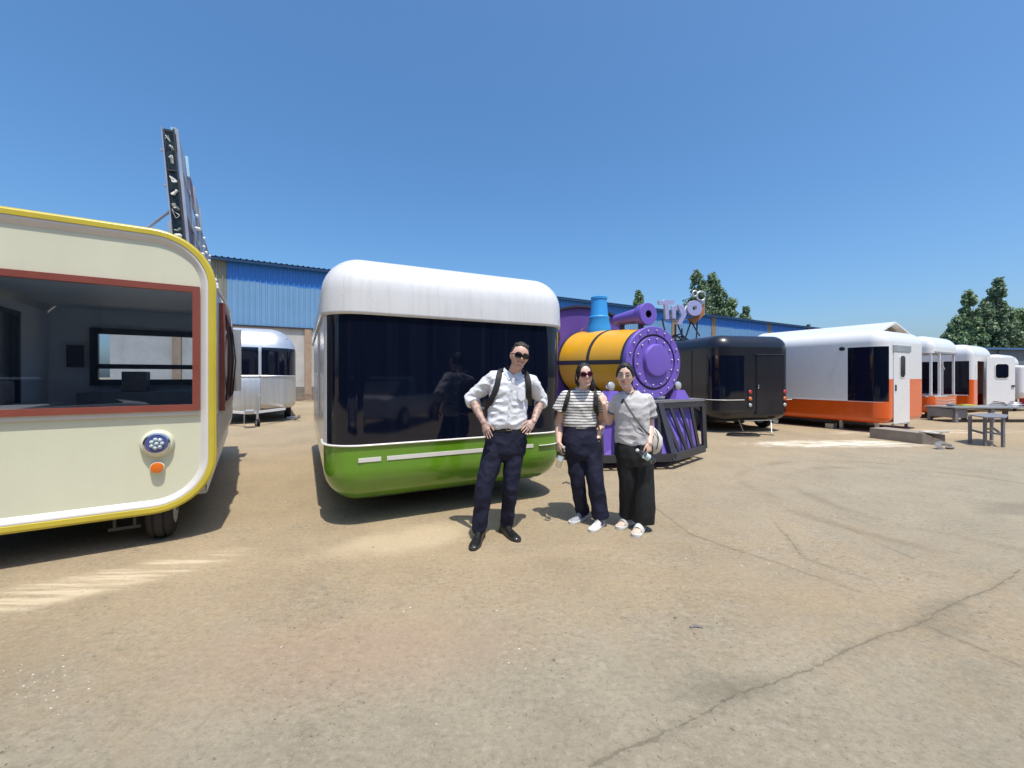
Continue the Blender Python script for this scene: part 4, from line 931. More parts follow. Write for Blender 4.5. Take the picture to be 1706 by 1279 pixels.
T = trailer('food_trailer', 'white and orange trailer with its white side door swung wide open at the right', 'trailer', (18.7, 16.8), 29, TG)
w_, l_, RC = 2.4, 6.0, .18
def rt(x, y, z):
    if .72 < z < 2.12 and y < 1.9 and y > .12 and x < .01: return 'window'
    if .3 < z < 2.12 and .55 < x < 1.3 and y < .01: return None
    if z > 2.12: return 'roof'
    return 'lower_body' if z < .72 or (z < 1.36 and y < .2) else 'side_wall'
B = shell(w_, l_, body_levels(.2, 2.82, .1, .45, [.72,1.36,2.12]), RC, [.55,1.3], [1.0,1.9], rt, 8)
for k, q in B.items(): q.build('side_window' if k == 'window' else k, {'roof':'white_clean','lower_body':'orange_paint','side_wall':'white_clean','window':'black_glass'}[k], T)
m = MB(); m.box((-.02,.14,.70), (.0,1.9,.735)); m.box((-.02,.86,.735), (.0,.93,2.12)); m.each('window_trim', 'white_clean', T, 0)
m = MB(); m.box((.4,.5,.3), (2.0,.55,2.1)); m.build('partition', 'sign_cavity', T, 0)
m = MB(); dmx = Matrix.Translation((1.32,-.05,0)) @ Matrix.Rotation(math.radians(-27),4,'Z')
m.box((0,-.05,.27), (1.25,0,2.30), .01, dmx); d = m.build('open_door', 'white_clean', T, 0)
m = MB(); m.prism([dmx @ V((x, -.052, z)) for x, z in rrect(.56, .58, .10, 6, .38, 1.42)], dmx.to_3x3() @ V((0,-.006,0))); m.build('door_window', 'black_glass', d, 0)
m = MB(); m.loft([[dmx @ V((x, -.052-dy, z)) for x, z in rrect(.62-i, .64-i, .12, 6, .35+i/2, 1.39+i/2)] for dy, i in ((0,0),(.014,.0),(.014,.05),(0,.05))], False); m.build('door_window_rim', 'pale_lip', d, 0)
m = MB(); m.box((1.08,-.09,1.05), (1.20,-.052,1.12), .005, dmx); m.build('door_handle', 'black_frame', d, 30)
m = MB(); m.bar((1.31,-.01,.3), (1.31,-.01,2.12), .04); m.build('door_jamb', 'galvanised', T, 0)
for y in (2, 4): m = MB(); m.box((.3,y,.0), (.4,y+.1,.22)); m.box((2.0,y,.0), (2.1,y+.1,.22)); m.each('jack_leg', 'dark_steel', T, 0)

T = trailer('trailer_shell', 'plain white trailer mostly hidden behind the open white door', 'trailer', (24.6, 20.6), 29, TG)
B = shell(2.4, 6, body_levels(.35, 2.62, .15, .45, [1.2,1.9]), .3, [1.2], [2], lambda x, y, z: 'body', 8); B['body'].build('body', 'white_clean', T)
m = MB(); m.box((.3,.3,.0), (.4,.4,.36)); m.box((2.0,.3,.0), (2.1,.4,.36)); m.box((.3,5,.0), (.4,5.1,.36)); m.box((2.0,5,.0), (2.1,5.1,.36)); m.each('jack_leg', 'dark_steel', T, 0)
T = trailer('trailer_shell', 'white curved trailer body cut by the right edge of the photo', 'trailer', (21.35, 17.3), 20, TG)
B = shell(2.4, 4, body_levels(.50, 1.95, .35, .1, [1.2]), .15, [1.2], [2], lambda x, y, z: 'body', 8); B['body'].build('body', 'white_clean', T)
m = MB(); m.box((.3,.3,.0), (.4,.4,.52)); m.box((2.0,.3,.0), (2.1,.4,.52)); m.box((.3,3.5,.0), (.4,3.6,.52)); m.box((2.0,3.5,.0), (2.1,3.6,.52)); m.each('jack_leg', 'dark_steel', T, 0)

# ------------------------------------------------------------------ things lying in the yard
a, b = G(1449, 729), G(1537, 740); d = (b-a); n_ = V((-d.y, d.x, 0)).normalized()
T = thing('steel_channel', 'long grey open ended steel box section lying on the ground below the white door', 'metal box', (a.x, a.y, 0), math.atan2(d.y, d.x))
Lx = d.length
m = MB(); m.prism([V((0,0,0)), V((Lx,0,0)), V((Lx+.35,.28,.0)), V((Lx+.35,.28,.03)), V((Lx,0,.24)), V((0,0,.24))], (0,.012,0)); m.prism([V((0,.55,0)), V((Lx+.1,.55,0)), V((Lx+.1,.55,.2)), V((0,.55,.24))], (0,.012,0)); m.each('side_plate', 'wood_board', T, 0)
m = MB(); m.box((0,.013,.225), (Lx-.02,.549,.238)); m.build('top_plate', 'wood_board', T, 0)
m = MB(); m.box((.9,.1,.24), (1.2,.35,.27), .01); m.tube([(Lx-.1,.2,.25),(Lx+.3,.3,.30)], .02, 8); m.each('offcut', 'plastic_film', T, 0)
p = G(1576, 748); m = MB(); m.tube([p+V((.10*math.cos(t)-.02*t, .05*math.sin(t), .07+.06*math.sin(t*1.0))) for t in [k*.45 for k in range(11)]], [(.045,.006)]*11, 8); m.sphere(p+V((.08,0,.03)), (.09,.05,.03), 8)
tag(m.build('metal_scrap', 'scrap_grey', None, 50), 'small curled grey metal scrap on the ground left of the steel table', 'scrap')
# steel table
T = thing('work_table', 'bare grey steel work table with open legs standing in the yard at the right', 'table', G(1645, 744))
o0 = T.location.copy(); W2 = lambda px, py, Y, z=None: (P(px, py, Y) if z is None else V(((px-CX)/F*Y, Y, z)))-o0
for px, Y in ((1616,9.15),(1641,8.78),(1652,9.55),(1671,8.62)):
    m = MB(); q = W2(px, 0, Y, 0); m.box((q.x-.022,q.y-.022,0), (q.x+.022,q.y+.022,.60)); m.build('leg', 'grey_steel', T, 0)
m = MB(); m.prism([W2(1612,0,9.25,.605), W2(1640,0,8.68,.605), W2(1676,0,8.55,.605), W2(1680,0,9.2,.605), W2(1652,0,9.65,.605)], (0,0,.022)); m.build('table_top', 'grey_steel', T, 0)
for a, b in (((1616,9.15),(1641,8.78)),((1641,8.78),(1671,8.62)),((1652,9.55),(1671,8.62))):
    m = MB(); m.bar(W2(a[0],0,a[1],.30), W2(b[0],0,b[1],.26), .035, .04); m.build('crossbar', 'grey_steel', T, 0)
q = P(1647, 0, 9.0); m = MB(); m.sphere((q.x, 9.0, .335), (.07,.045,.02), 8); tag(m.build('rag', 'scrap_yellow', None, 50), 'crumpled yellowish rag on the lower rail of the steel table', 'rag')
# cluttered low bench behind
def wp(px, Y, z): return V(((px-CX)/F*Y, Y, z))
b0 = wp(1592, 13.2, 0); T = thing('workbench', 'low cluttered workbench behind the steel table', 'bench', b0)
m = MB(); m.box((0,0,.46), (4.2,1.0,.50)); m.build('bench_top', 'galvanised', T, 0)
m = MB()
for x in (.05,1.2,2.6,4.0): m.box((x,.05,0), (x+.1,.15,.44)); m.box((x,.85,0), (x+.1,.95,.44))
m.each('leg', 'grey_steel', T, 0)
m = MB(); m.box((0,.1,.15), (.5,.9,.435), .01); m.build('drawer_unit', 'grey_steel', T, 0)
rf = random.Random(11)
for i, (nm, lb, ct, x, s, mm) in enumerate([('yellow_board','flat yellow board on the cluttered workbench','board',.7,(.55,.25,.02),'scrap_yellow'), ('power_tool','grey power tool lying at the left end of the workbench','tool',.25,(.22,.1,.06),'scrap_grey'),
        ('cable_bundle','tangled dark cable bundle in the middle of the workbench','cable',1.9,(.28,.2,.07),'scrap_grey'), ('hose_coil','loose grey hose coil on the workbench near the toolbox','hose',2.45,(.2,.2,.06),'galvanised'), ('metal_offcut','pale metal offcut beside the red toolbox','offcut',3.1,(.18,.15,.05),'galvanised')]):
    T = None; c = b0+V((x, .45, .505)); m = MB()
    if nm == 'yellow_board': m.box(c, c+V((s[0], s[1], .02)), .004); m.box(c+V((.1,.03,.021)), c+V((.45,.2,.05)), .004)
    elif nm == 'power_tool': m.tube([c+V((0,0,.05)), c+V((.18,.02,.05)), c+V((.26,.03,.045))], [.05,.045,.02], 12, True); m.tube([c+V((.05,0,.05)), c+V((.03,-.12,.04))], .022, 8, True)
    else:
        pts = [c+V((s[0]*math.cos(t)*(1-.04*t)+.03*math.sin(3*t), s[1]*math.sin(t)*(1-.03*t), .02+.008*t)) for t in [k*.5 for k in range(34)]]
        m.tube(pts, .014, 6)
    tag(m.build(nm, mm, None, 40), lb, ct)
tb = b0+V((2.75,.3,.50)); T = thing('toolbox', 'red metal toolbox with top handle on the workbench by the open door', 'toolbox', tb)
m = MB(); m.box((0,0,0), (.62,.3,.26), .015); m.build('case', 'toolbox_red', T, 30)
m = MB(); m.tube([(.18,.15,.26),(.2,.15,.32),(.42,.15,.32),(.44,.15,.26)], .012, 8); m.build('handle', 'toolbox_red', T, 50)
m = MB(); m.box((.1,-.012,.14), (.16,-.001,.2)); m.box((.46,-.012,.14), (.52,-.001,.2)); m.each('latch', 'chrome', T, 0)
# cables under the black trailer
p = G(1238, 726); m = MB(); pts = [p+V((.38*math.cos(t)*(1+.08*math.sin(2.3*t)), .22*math.sin(t)*(1+.1*math.cos(1.7*t)), .02+.0015*t)) for t in [k*.4 for k in range(60)]]
m.tube(pts+[pts[-1]+V((.35,.1,0)), pts[-1]+V((.6,-.05,0))], .011, 6); tag(m.build('cable_coil', 'strap_black', None, 60), 'coil of black cable on the ground under the black trailer tail', 'cable')
# rods and rubble by the shed wall, sticks
T = thing('scrap_rods', 'pile of rusty thin rods at the foot of the shed wall between the trailers', 'scrap pile', wp(497, 25.0, 0))
rf = random.Random(3); m = MB()
for i in range(22): x = rf.uniform(-1.6,1.6); y = rf.uniform(-.5,.4); a = rf.uniform(-.5,.5); m.bar((x,y,.05+i*.02), (x+1.2*math.cos(a), y+.6*math.sin(a), .06+i*.018), .04)
m.each('rod', 'rusty_sheet', T, 0)
for i, (px, py, lb) in enumerate(((491,701,'small crossed wooden offcuts on the ground right of the silver caravan'),(529,690,'dark offcut lying against the rear of the green trailer'))):
    p = G(px, py); m = MB(); m.bar(p+V((-.14,0,.03)), p+V((.12,.12,.18)), .05, .03); m.bar(p+V((-.05,.1,.03)), p+V((.2,-.02,.14)), .04, .04); tag(m.build('offcut', 'scrap_grey', None, 0), lb, 'offcut')
p = G(487, 698); m = MB(); m.box(p+V((-.15,-.08,0)), p+V((.12,.08,.09)), .01); tag(m.build('white_block', 'white_clean', None, 0), 'small white block beside the silver caravan wheel', 'block')
p = G(943, 806); m = MB(); m.tube([p+V((-.05,0,.01)), p+V((0,.01,.025)), p+V((.05,-.01,.01))], [(.004,.012)]*3, 6); tag(m.build('dry_leaf', 'scrap_grey', None, 0), 'dry curled leaf on the concrete between the man and the green trailer', 'leaf')
p = G(1160, 1046); m = MB(); m.tube([p+V((-.035,0,.004)), p+V((0,.012,.008)), p+V((.04,.0,.004))], [(.009,.004)]*3, 6); tag(m.build('rag', 'scrap_grey', None, 0), 'flattened dark scrap on the bare concrete in the foreground', 'rag')
# pebbles and crumbs
rf = random.Random(21); m = MB()
for i in range(1500):
    y = 1.6+7*rf.random()**1.6; x = (rf.random()*2-1)*1.28*y
    if -3.6 < x < .6 and y > 3.9: continue
    s = rf.uniform(.0025, .007)*(1+(rf.random() < .03)*1.2); h = s*.6
    q = [V((x+s*rf.uniform(.6,1.3)*math.cos(a), y+s*rf.uniform(.6,1.3)*math.sin(a), 0)) for a in (0,1.3,2.6,3.9,5.1)]
    m.add(q+[V((x,y,h))], [(j, (j+1)%5, 5) for j in range(5)])
m.build('gravel', 'stone_bits', None, 0, kind='stuff')
m = MB()
for cx, cy, n_, sx, sy in ((75,1135,46,70,45),(1500,760,40,90,16),(700,1050,20,300,120),(1330,900,30,250,120)):
    for i in range(n_):
        px, py = rf.gauss(cx, sx*.5), rf.gauss(cy, sy*.5)
        if py < 700: continue
        p = G(px, py); s = rf.uniform(.002,.007)*(p.y/2)**.5; q = [p+V((s*rf.uniform(.5,1.3)*math.cos(a), s*rf.uniform(.4,1.0)*math.sin(a), 0)) for a in (0,1.3,2.6,3.9,5.1)]
        m.add(q+[p+V((0,0,s*.3))], [(j, (j+1)%5, 5) for j in range(5)])
m.build('litter_crumbs', 'dust_white', None, 0, kind='stuff')

# ------------------------------------------------------------------ people
def Mhead(c, roll, yaw, pitch=0, s=1.0):
    return Matrix.Translation(c) @ Matrix.Rotation(roll, 4, 'Y') @ Matrix.Rotation(yaw, 4, 'Z') @ Matrix.Rotation(pitch, 4, 'X') @ Matrix.Scale(s, 4)
def headpt(x, y, z):   # unit sphere -> skull, face towards -y
    X, Y, Z = x*.0795, y*.097, z*.118
    if z < -.15:
        k = min(1, (-z-.15)/.85); X *= 1-.30*k**1.6
        if y > 0: Y *= 1-.62*k
        else: Y *= 1-.10*k
    if y < 0: X *= 1-.10*y*y; Y = -.088*(1-(1+Y/.096)**1.25) if Y > -.096 else -.088
    return V((X, Y, Z))
def head(mb, M_, fem=False):
    n = 36; R = []
    for i in range(1, n):
        a = PI*i/n; R.append([M_ @ headpt(math.sin(a)*math.cos(2*PI*k/n), math.sin(a)*math.sin(2*PI*k/n), -math.cos(a)) for k in range(n)])
    mb.loft(R)
    T_ = lambda *p: M_ @ V(p)
    sc = M_.to_scale().x
    r3 = M_.to_3x3().to_4x4()
    mb.tube([T_(0,-.080,.018), T_(0,-.092,.0), T_(0,-.101,-.020), T_(0,-.098,-.029)], [.007*sc,.0085*sc,.0115*sc,.009*sc], 10, True)
    for s in (-1, 1):
        mb.sphere(T_(s*.0115,-.088,-.027), .0085*sc, 8)
        mb.sphere(T_(s*.036,-.058,-.030), (.024,.024,.022), 10, r3)
        mb.sphere(T_(s*.0800,.006,-.008), (.009,.018,.030), 10, r3)
        mb.tube([T_(s*.010,-.0845,.022), T_(s*.032,-.080,.028), T_(s*.052,-.062,.022)], [.006*sc]*3, 8, True)
        mb.tube([T_(s*.052,.0,-.064), T_(s*.040,-.045,-.090), T_(s*.012,-.068,-.104)], [.008*sc,.008*sc,.009*sc], 8, True)
    mb.sphere(T_(0,-.070,-.100), (.019,.015,.014), 10, r3)
    mb.sphere(T_(0,-.080,-.056), (.024,.011,.019), 10, r3)
def face_bits(parent, M_, smile, lipm, eyes=False):
    T_ = lambda *p: M_ @ V(p)
    inv = lambda o: o
    w = .031 if smile else .024
    def put(mb, nm, mt, sm=60):
        o = mb.build(nm, mt, parent, sm); o.matrix_parent_inverse = Matrix.Translation(-parent.location); return o
    up = [T_(x, -.0925+.30*x*x*38, -.0525+(.30 if smile else .15)*x*x*18) for x in [-w+2*w*k/8 for k in range(9)]]
    lo = [T_(x, -.0925+.30*x*x*38, -.066+(x/w)**2*(.0165 if smile else .012)) for x in [-w+2*w*k/8 for k in range(9)]]
    for i, (a, b) in enumerate(zip(up, lo)): up[i] = a; 
    m = MB(); m.tube(up, [(.003,.0028)]*9, 8, True); put(m, 'upper_lip', lipm)
    m = MB(); m.tube(lo, [(.0036,.0033)]*9, 8, True); put(m, 'lower_lip', lipm)
    f = []; vs = up+lo
    m = MB(); m.loft([[up[i]+(lo[i]-up[i])*0, lo[i], lo[i]+(T_(0,.006,0)-T_(0,0,0)), up[i]+(T_(0,.006,0)-T_(0,0,0))] for i in range(9)]); put(m, 'mouth', 'teeth' if smile else 'lips')
    for s in (-1, 1):
        m = MB(); m.tube([T_(s*.013,-.0885,.031), T_(s*.030,-.0855,.037), T_(s*.050,-.068,.032)], [(.0032,.003)]*3, 6, True); put(m, 'eyebrow', 'hair_black')
        if eyes:
            m = MB(); m.tube([T_(s*.017,-.0835,.0045), T_(s*.030,-.0835,.006), T_(s*.043,-.074,.0045)], [(.0022,.003),(.0042,.004),(.0022,.003)], 8, True); put(m, 'eye', 'eye_white')
            m = MB(); m.sphere(T_(s*.030,-.0868,.005), .0042, 8); put(m, 'iris', 'eye_dark')
            m = MB(); m.tube([T_(s*.014,-.0865,.008), T_(s*.030,-.0885,.0115), T_(s*.046,-.077,.008)], [.0016]*3, 6); put(m, 'eyelid', 'hair_black')
def shades(parent, M_, frame, lens, rx=.029, rz=.020, round_=False, wire=False):
    T_ = lambda *p: M_ @ V(p)
    def put(mb, nm, mt, p=parent, sm=40):
        o = mb.build(nm, mt, p, sm)
        if p is parent: o.matrix_parent_inverse = Matrix.Translation(-parent.location)
        else: o.matrix_parent_inverse = p.matrix_basis.inverted() @ Matrix.Identity(4)
        return o
    pw = .55 if not round_ else .9
    def lp(s, k, q=1.0, y=0, n=24):
        a = 2*PI*k/n; x = abs(math.cos(a))**pw*math.copysign(1, math.cos(a)); z = abs(math.sin(a))**pw*math.copysign(1, math.sin(a))
        xx = s*.033+x*rx*q; return T_(xx, -.1005+abs(xx)**2*6.0+y, .006+z*rz*q)
    fr = MB(); rr = .0014 if wire else .0038
    for s in (-1, 1): fr.tube([lp(s, k) for k in range(25)], rr, 8)
    fr.tube([T_(-.010,-.1035,.012), T_(0,-.106,.014), T_(.010,-.1035,.012)], rr, 8)
    for s in (-1, 1): fr.tube([T_(s*.0600,-.080,.012), T_(s*.077,-.055,.013), T_(s*.084,.0,.010), T_(s*.083,.022,.002)], [rr*.9]*4, 8)
    o = put(fr, 'glasses_frame', frame)
    for s in (-1, 1):
        m = MB(); m.loft([[lp(s, k, .98, dy) for k in range(24)] for dy in (-.001, .001)]); put(m, 'lens', lens)
    return o
def hand(mb, wr, d, n, side, s=1.0, curl=.35, spread=.16, thumb=.6, pc=0):
    wr, d = V(wr), V(d).normalized(); n = V(n); n = (n-d*n.dot(d)).normalized(); w = d.cross(n)*side
    P_ = lambda a, b, c=0: wr+(d*a+w*b+n*c)*s
    mb.loft([[P_(a, hw*math.cos(2*PI*k/14)+o, ht*math.sin(2*PI*k/14)) for k in range(14)] for a, hw, ht, o in ((-.012,.024,.017,0),(.0,.026,.018,0),(.02,.031,.017,.001),(.05,.038,.016,.001),(.075,.041,.014,0),(.088,.039,.010,0),(.092,.03,.004,0))])
    for i, (L, r) in enumerate(((.070,.0088),(.078,.0092),(.072,.0088),(.056,.0076))):
        off = .0305-i*.0205; base = P_(.078-(.006 if i == 3 else 0), off); a = -(i-1.3)*spread
        dd = (d*math.cos(a)+w*-math.sin(a)*-1*(1 if True else 0)).normalized() if False else (d+w*(1.3-i)*spread*.55).normalized()
        pts = [base-dd*.02*s, base]; rad = [r*s, r*s]; c = curl*(1+.12*i)
        nn = n.copy(); cur = dd; p = base
        for q, fr_ in ((0,.45),(1,.30),(2,.25)):
            ang = c*(.7, 1.1, .8)[q]; cur, nn = (cur*math.cos(ang)-nn*math.sin(ang)), (nn*math.cos(ang)+cur*math.sin(ang))
            p = p+cur*L*fr_*s; pts.append(p); rad.append(r*s*(1-.10*(q+1)))
        mb.tube(pts, rad, 8, True)
    t0 = P_(.018, .026, -.004); t1 = t0+(d*.62+w*thumb-n*.15).normalized()*.040*s; t2 = t1+(d*.88+w*thumb*.35-n*.25).normalized()*.030*s; t3 = t2+(d*.95+w*.05-n*.3).normalized()*.022*s
    mb.tube([t0, t1, t2, t3], [.0145*s,.0112*s,.0098*s,.0082*s], 8, True)
def torso(mb, rings, n=28, e=2.4):
    R = []
    for c, rx, ry in rings:
        c = V(c); R.append([c+V((rx*abs(math.cos(t))**(2/e)*math.copysign(1, math.cos(t)), ry*abs(math.sin(t))**(2/e)*math.copysign(1, math.sin(t)), 0)) for t in [2*PI*k/n for k in range(n)]])
    mb.loft(R)
def limb(mb, pts, rad, n=16, sub=5): mb.tube(pts, [(r, r) if not isinstance(r, tuple) else r for r in rad], n, True, sub=sub)
def foldf(amp, fx, fz, seed=0):
    def f(p):
        q = V((p.x*fx+seed, p.y*fx, p.z*fz)); a = noise.noise(q); b = noise.noise(q*2.1+V((9,1,4)))
        return amp*(1.0-2*abs(a))*.9+amp*.5*b+amp*.14*noise.noise(q*5.3)-amp*.4
    return f
def pput(mb, nm, mt, parent, sm=40):
    o = mb.build(nm, mt, parent, sm); o.matrix_parent_inverse = Matrix.Translation(-parent.location); return o
def shoe(parent, heel, toe, L, w, upm, solem, nm='shoe', hh=.085, laces=True, z0=0, logo=False):
    heel, toe = V(heel), V(toe); heel.z = toe.z = 0; d = (toe-heel).normalized(); s = V((-d.y, d.x, 0)); o = heel
    pr = [(0,.55,.70),(.04,.72,.92),(.15,.82,1.0),(.30,.80,1.02),(.42,.84,.86),(.55,.96,.68),(.70,1.02,.56),(.84,.90,.48),(.94,.66,.36),(1.0,.30,.20)]
    m = MB(); R = []
    for t, ww, h in pr:
        R.append([o+d*(t*L)+s*(w*ww*.94*math.cos(a))+V((0,0,z0+.018+max(0, math.sin(a))**.8*(hh*h-.018)-(0 if math.sin(a) > 0 else .006))) for a in [2*PI*k/18 for k in range(18)]])
    m.loft(R); sh = pput(m, nm, upm, parent, 60)
    m = MB(); R = []
    for zz, g in ((0,.97),(.004,1.03),(.02,1.04),(.026,1.0)):
        ol = [o+d*(t*(L+.012)-.006)+s*(w*ww*g)+V((0,0,z0+zz)) for t, ww, h in pr]+[o+d*(t*(L+.012)-.006)-s*(w*ww*g)+V((0,0,z0+zz)) for t, ww, h in pr[::-1]]
        R.append(ol)
    m.loft(R); q = m.build('sole', solem, sh, 50)
    if laces:
        for t, h in ((.36,.093),(.43,.084),(.50,.073),(.57,.064)):
            m = MB(); z = hh*{.36:.97,.43:.88,.50:.80,.57:.70}[t]+z0+.001
            m.tube([o+d*(t*L)+s*w*.42+V((0,0,z-.008)), o+d*(t*L+.004)+V((0,0,z+.003)), o+d*(t*L)-s*w*.42+V((0,0,z-.008))], .0032, 6); m.build('lace', solem if upm == 'leather_black' else 'shoe_white', sh, 60)
    return sh, o, d, s
def hairshell(parent, M_, mt, hairline, extra=None, sc=1.07, lift=.012, voxel=.0045, amp=.004):
    mb = MB(); n = 40; R = []
    for i in range(1, n):
        a = PI*i/n; ring = []
        for k in range(n):
            x, y, z = math.sin(a)*math.cos(2*PI*k/n), math.sin(a)*math.sin(2*PI*k/n), -math.cos(a)
            p = headpt(x, y, z); g = hairline(x, y, z); g = max(0, min(1, g)); g = g*g*(3-2*g)
            f = .86+(sc-.86)*g; q = p*f+V((0, .004*g, lift*g*max(0, z)))
            ring.append(M_ @ q)
        R.append(ring)
    mb.loft(R)
    if extra: extra(mb)
    o = fuse('hair', mb, voxel, mt, parent, 2, lambda p: amp*noise.noise(V((p.x*60, p.y*60, p.z*18)))+amp*.5*noise.noise(p*170))
    return o
def dist_seg(p, a, b):
    ab = b-a; t = max(0, min(1, (p-a).dot(ab)/ab.dot(ab))); return (p-(a+ab*t)).length

# ---- the man
Y = 3.80
man = thing('person', 'man in white rolled sleeve shirt and sunglasses with hands on his hips and backpack straps', 'person', (-.12, 3.82, 0))
hc_ = P(865.5, 593, 3.74); MH = Mhead(hc_, math.radians(11), math.radians(14), math.radians(4), .98)
nb = P(852, 633, 3.83)
shL, elL, wrL = P(823,631,3.84), P(785,663,3.90), P(806,704,3.72)
shR, elR, wrR = P(883,636,3.84), P(902,666,3.97), P(889,702,3.76)
hipL, hipR = P(829,733,3.84), P(858,733,3.84)
knL, knR = P(807,808,3.74), P(851,806,3.80)
anL, anR = P(798,883,3.74), P(844,875,3.87)
b = MB(); head(b, MH)
b.tube([nb+V((0,.02,-.06)), nb+V((.0,.015,.0)), hc_+V((-.015,.035,-.06)), hc_+V((0,.03,.0))], [.062,.056,.054,.05], 14, True)
torso(b, [(P(845,735,3.84),.14,.10),(P(845,712,3.84),.145,.095),(P(847,680,3.84),.15,.10),(P(850,650,3.84),.165,.105),(P(852,640,3.84),.15,.09),(P(852,632,3.84),.09,.065)])
for s_, e_, w_ in ((shL,elL,wrL),(shR,elR,wrR)):
    limb(b, [s_, s_.lerp(e_,.5), e_], [.048,.044,.040]); limb(b, [e_, e_.lerp(w_,.3), w_], [.041,.043,.027])
hand(b, wrL, P(816,735,3.655)-wrL, V((-.35,-.85,.2)), -1, .98, .10, .10, .5)
hand(b, wrR, P(868,728,3.655)-wrR, V((.3,-.85,.35)), 1, .98, .14, .14, .5)
for h_, k_, a_ in ((hipL,knL,anL),(hipR,knR,anR)): limb(b, [h_, k_, a_], [.075,.05,.036])
def pick(p):
    for e_, w_, ss in ((elL,wrL,1),(elR,wrR,1)):
        if dist_seg(p, e_, w_.lerp(e_, -.28)) < .062: return 1
    return 0
fuse('body', b, .0042, 'skin_man', man, 4, None, ['skin_tattoo'], pick)
face_bits(man, MH, True, 'lips_man'); shades(man, MH, 'shades_frame', 'shades_lens', .030, .0205)
def hl_man(x, y, z):
    if y < -.15: return (z-(.66-.25*abs(x)**2-.08*x))*7
    return (z-(-.05+.6*max(0, -y)))*5 if y < .25 else (z+.50)*5
hairshell(man, MH, 'hair_brown', hl_man, lambda mb: [mb.tube([MH@V((x*.9,-.060+abs(x)*.5,.100-abs(x)*.5)), MH@V((x+.004,-.040+abs(x)*.3,.116-abs(x)*.32)), MH@V((x*1.1+.006,.03,.118-abs(x)*.3))], [.008,.013,.013], 8, True) for x in (-.05,-.035,-.018,0,.018,.035,.05)], 1.08, .006)
# shirt
b = MB()
torso(b, [(P(843.5,713,3.84),.165,.118),(P(844,705,3.84),.188,.135),(P(845,690,3.84),.182,.13),(P(847,668,3.84),.176,.128),(P(850,650,3.84),.184,.132),(P(852,638,3.84),.195,.125),(P(852.5,629,3.85),.165,.098),(P(853,623,3.86),.105,.072),(P(853,619,3.86),.074,.064)])
for s_, e_, w_ in ((shL,elL,wrL),(shR,elR,wrR)):
    limb(b, [V(nb)+(s_-V(nb))*.5+V((0,.01,-.02)), s_, s_.lerp(e_,.5), e_, e_.lerp(w_,.10)], [.055,.074,.066,.062,.060])
    q = e_.lerp(w_,.16); dd = (w_-e_).normalized(); b.tube([q-dd*.032, q-dd*.02, q+dd*.016, q+dd*.02], [.056,.066,.064,.052], 20)
fo = foldf(.0115, 8, 13, 3); sh_ = fuse('shirt', b, .0055, 'cloth_white', man, 5, fo)
# collar, placket, buttons
for s in (-1, 1):
    m = MB(); c0 = P(855.5,628,3.725); cs = P(855+s*11.5,619,3.79); tp = c0+V((s*.042,-.004,-.028)); bk = P(853+s*13,615,3.90)
    m.prism([c0+V((0,.008,.006)), tp, cs+V((s*.016,-.008,-.018)), bk+V((s*.01,0,-.012)), bk+V((0,0,.016)), cs+V((0,0,.016)), c0+V((s*.002,.008,.016))], V((0,.006,.002))); pput(m, 'collar', 'cloth_white', man, 30)
m = MB(); m.tube([P(855.5,629,3.700), P(853,645,3.70), P(850,668,3.705), P(848,690,3.702), P(847,705,3.70)], [(.014,.004)]*5, 8, ref=(0,1,0), sub=4); pput(m, 'placket', 'cloth_white', man, 50)
for px, py in ((854.3,637),(852.5,650),(850.7,664),(849,678),(848,692)): m = MB(); m.sphere(P(px,py,3.695), (.0055,.003,.0055), 8); pput(m, 'button', 'pale_lip', man, 60)
m = MB(); m.prism([P(862,648,3.705), P(875,649,3.71), P(875,664,3.71), P(868.5,668,3.705), P(862,663,3.705)], V((0,.006,0))) ; pput(m, 'shirt_pocket', 'cloth_white', man, 0)
# trousers and belt
b = MB(); torso(b, [(P(845,709,3.84),.160,.112),(P(845,720,3.84),.176,.122),(P(844,735,3.84),.19,.128),(P(843,752,3.84),.185,.125),(P(843,764,3.84),.15,.10)])
limb(b, [hipL+V((.0,0,.02)), hipL.lerp(knL,.5), knL, knL.lerp(anL,.6), anL+V((0,0,.02))], [.108,.098,.080,.070,.066]); limb(b, [hipR+V((0,0,.02)), hipR.lerp(knR,.5), knR, knR.lerp(anR,.6), anR+V((0,0,.02))], [.104,.092,.074,.064,.060])
fuse('trousers', b, .0060, 'cloth_navy', man, 5, foldf(.0080, 8, 9, 8))
b = MB(); torso(b, [(P(845,717,3.84),.172,.121),(P(845,710.5,3.84),.170,.120)], 36); pput(b, 'belt', 'leather_black', man, 60)
m = MB(); bc = P(848,713.5,3.712)
for a_, b_ in (((-.022,0,-.017),(.022,0,-.017)),((-.022,0,.017),(.022,0,.017)),((-.022,0,-.017),(-.022,0,.017)),((.022,0,-.017),(.022,0,.017)),((-.0,0,0),(.022,0,0))): m.bar(bc+V(a_), bc+V(b_), .004, .004)
pput(m, 'belt_buckle', 'chrome', man, 0)
shoe(man, P(802,880,3.80), P(783,920,3.4), .33, .049, 'leather_black', 'sole_dark', hh=.095); shoe(man, P(836,878,3.94), P(869,901,3.62), .32, .049, 'leather_black', 'sole_dark', hh=.095)
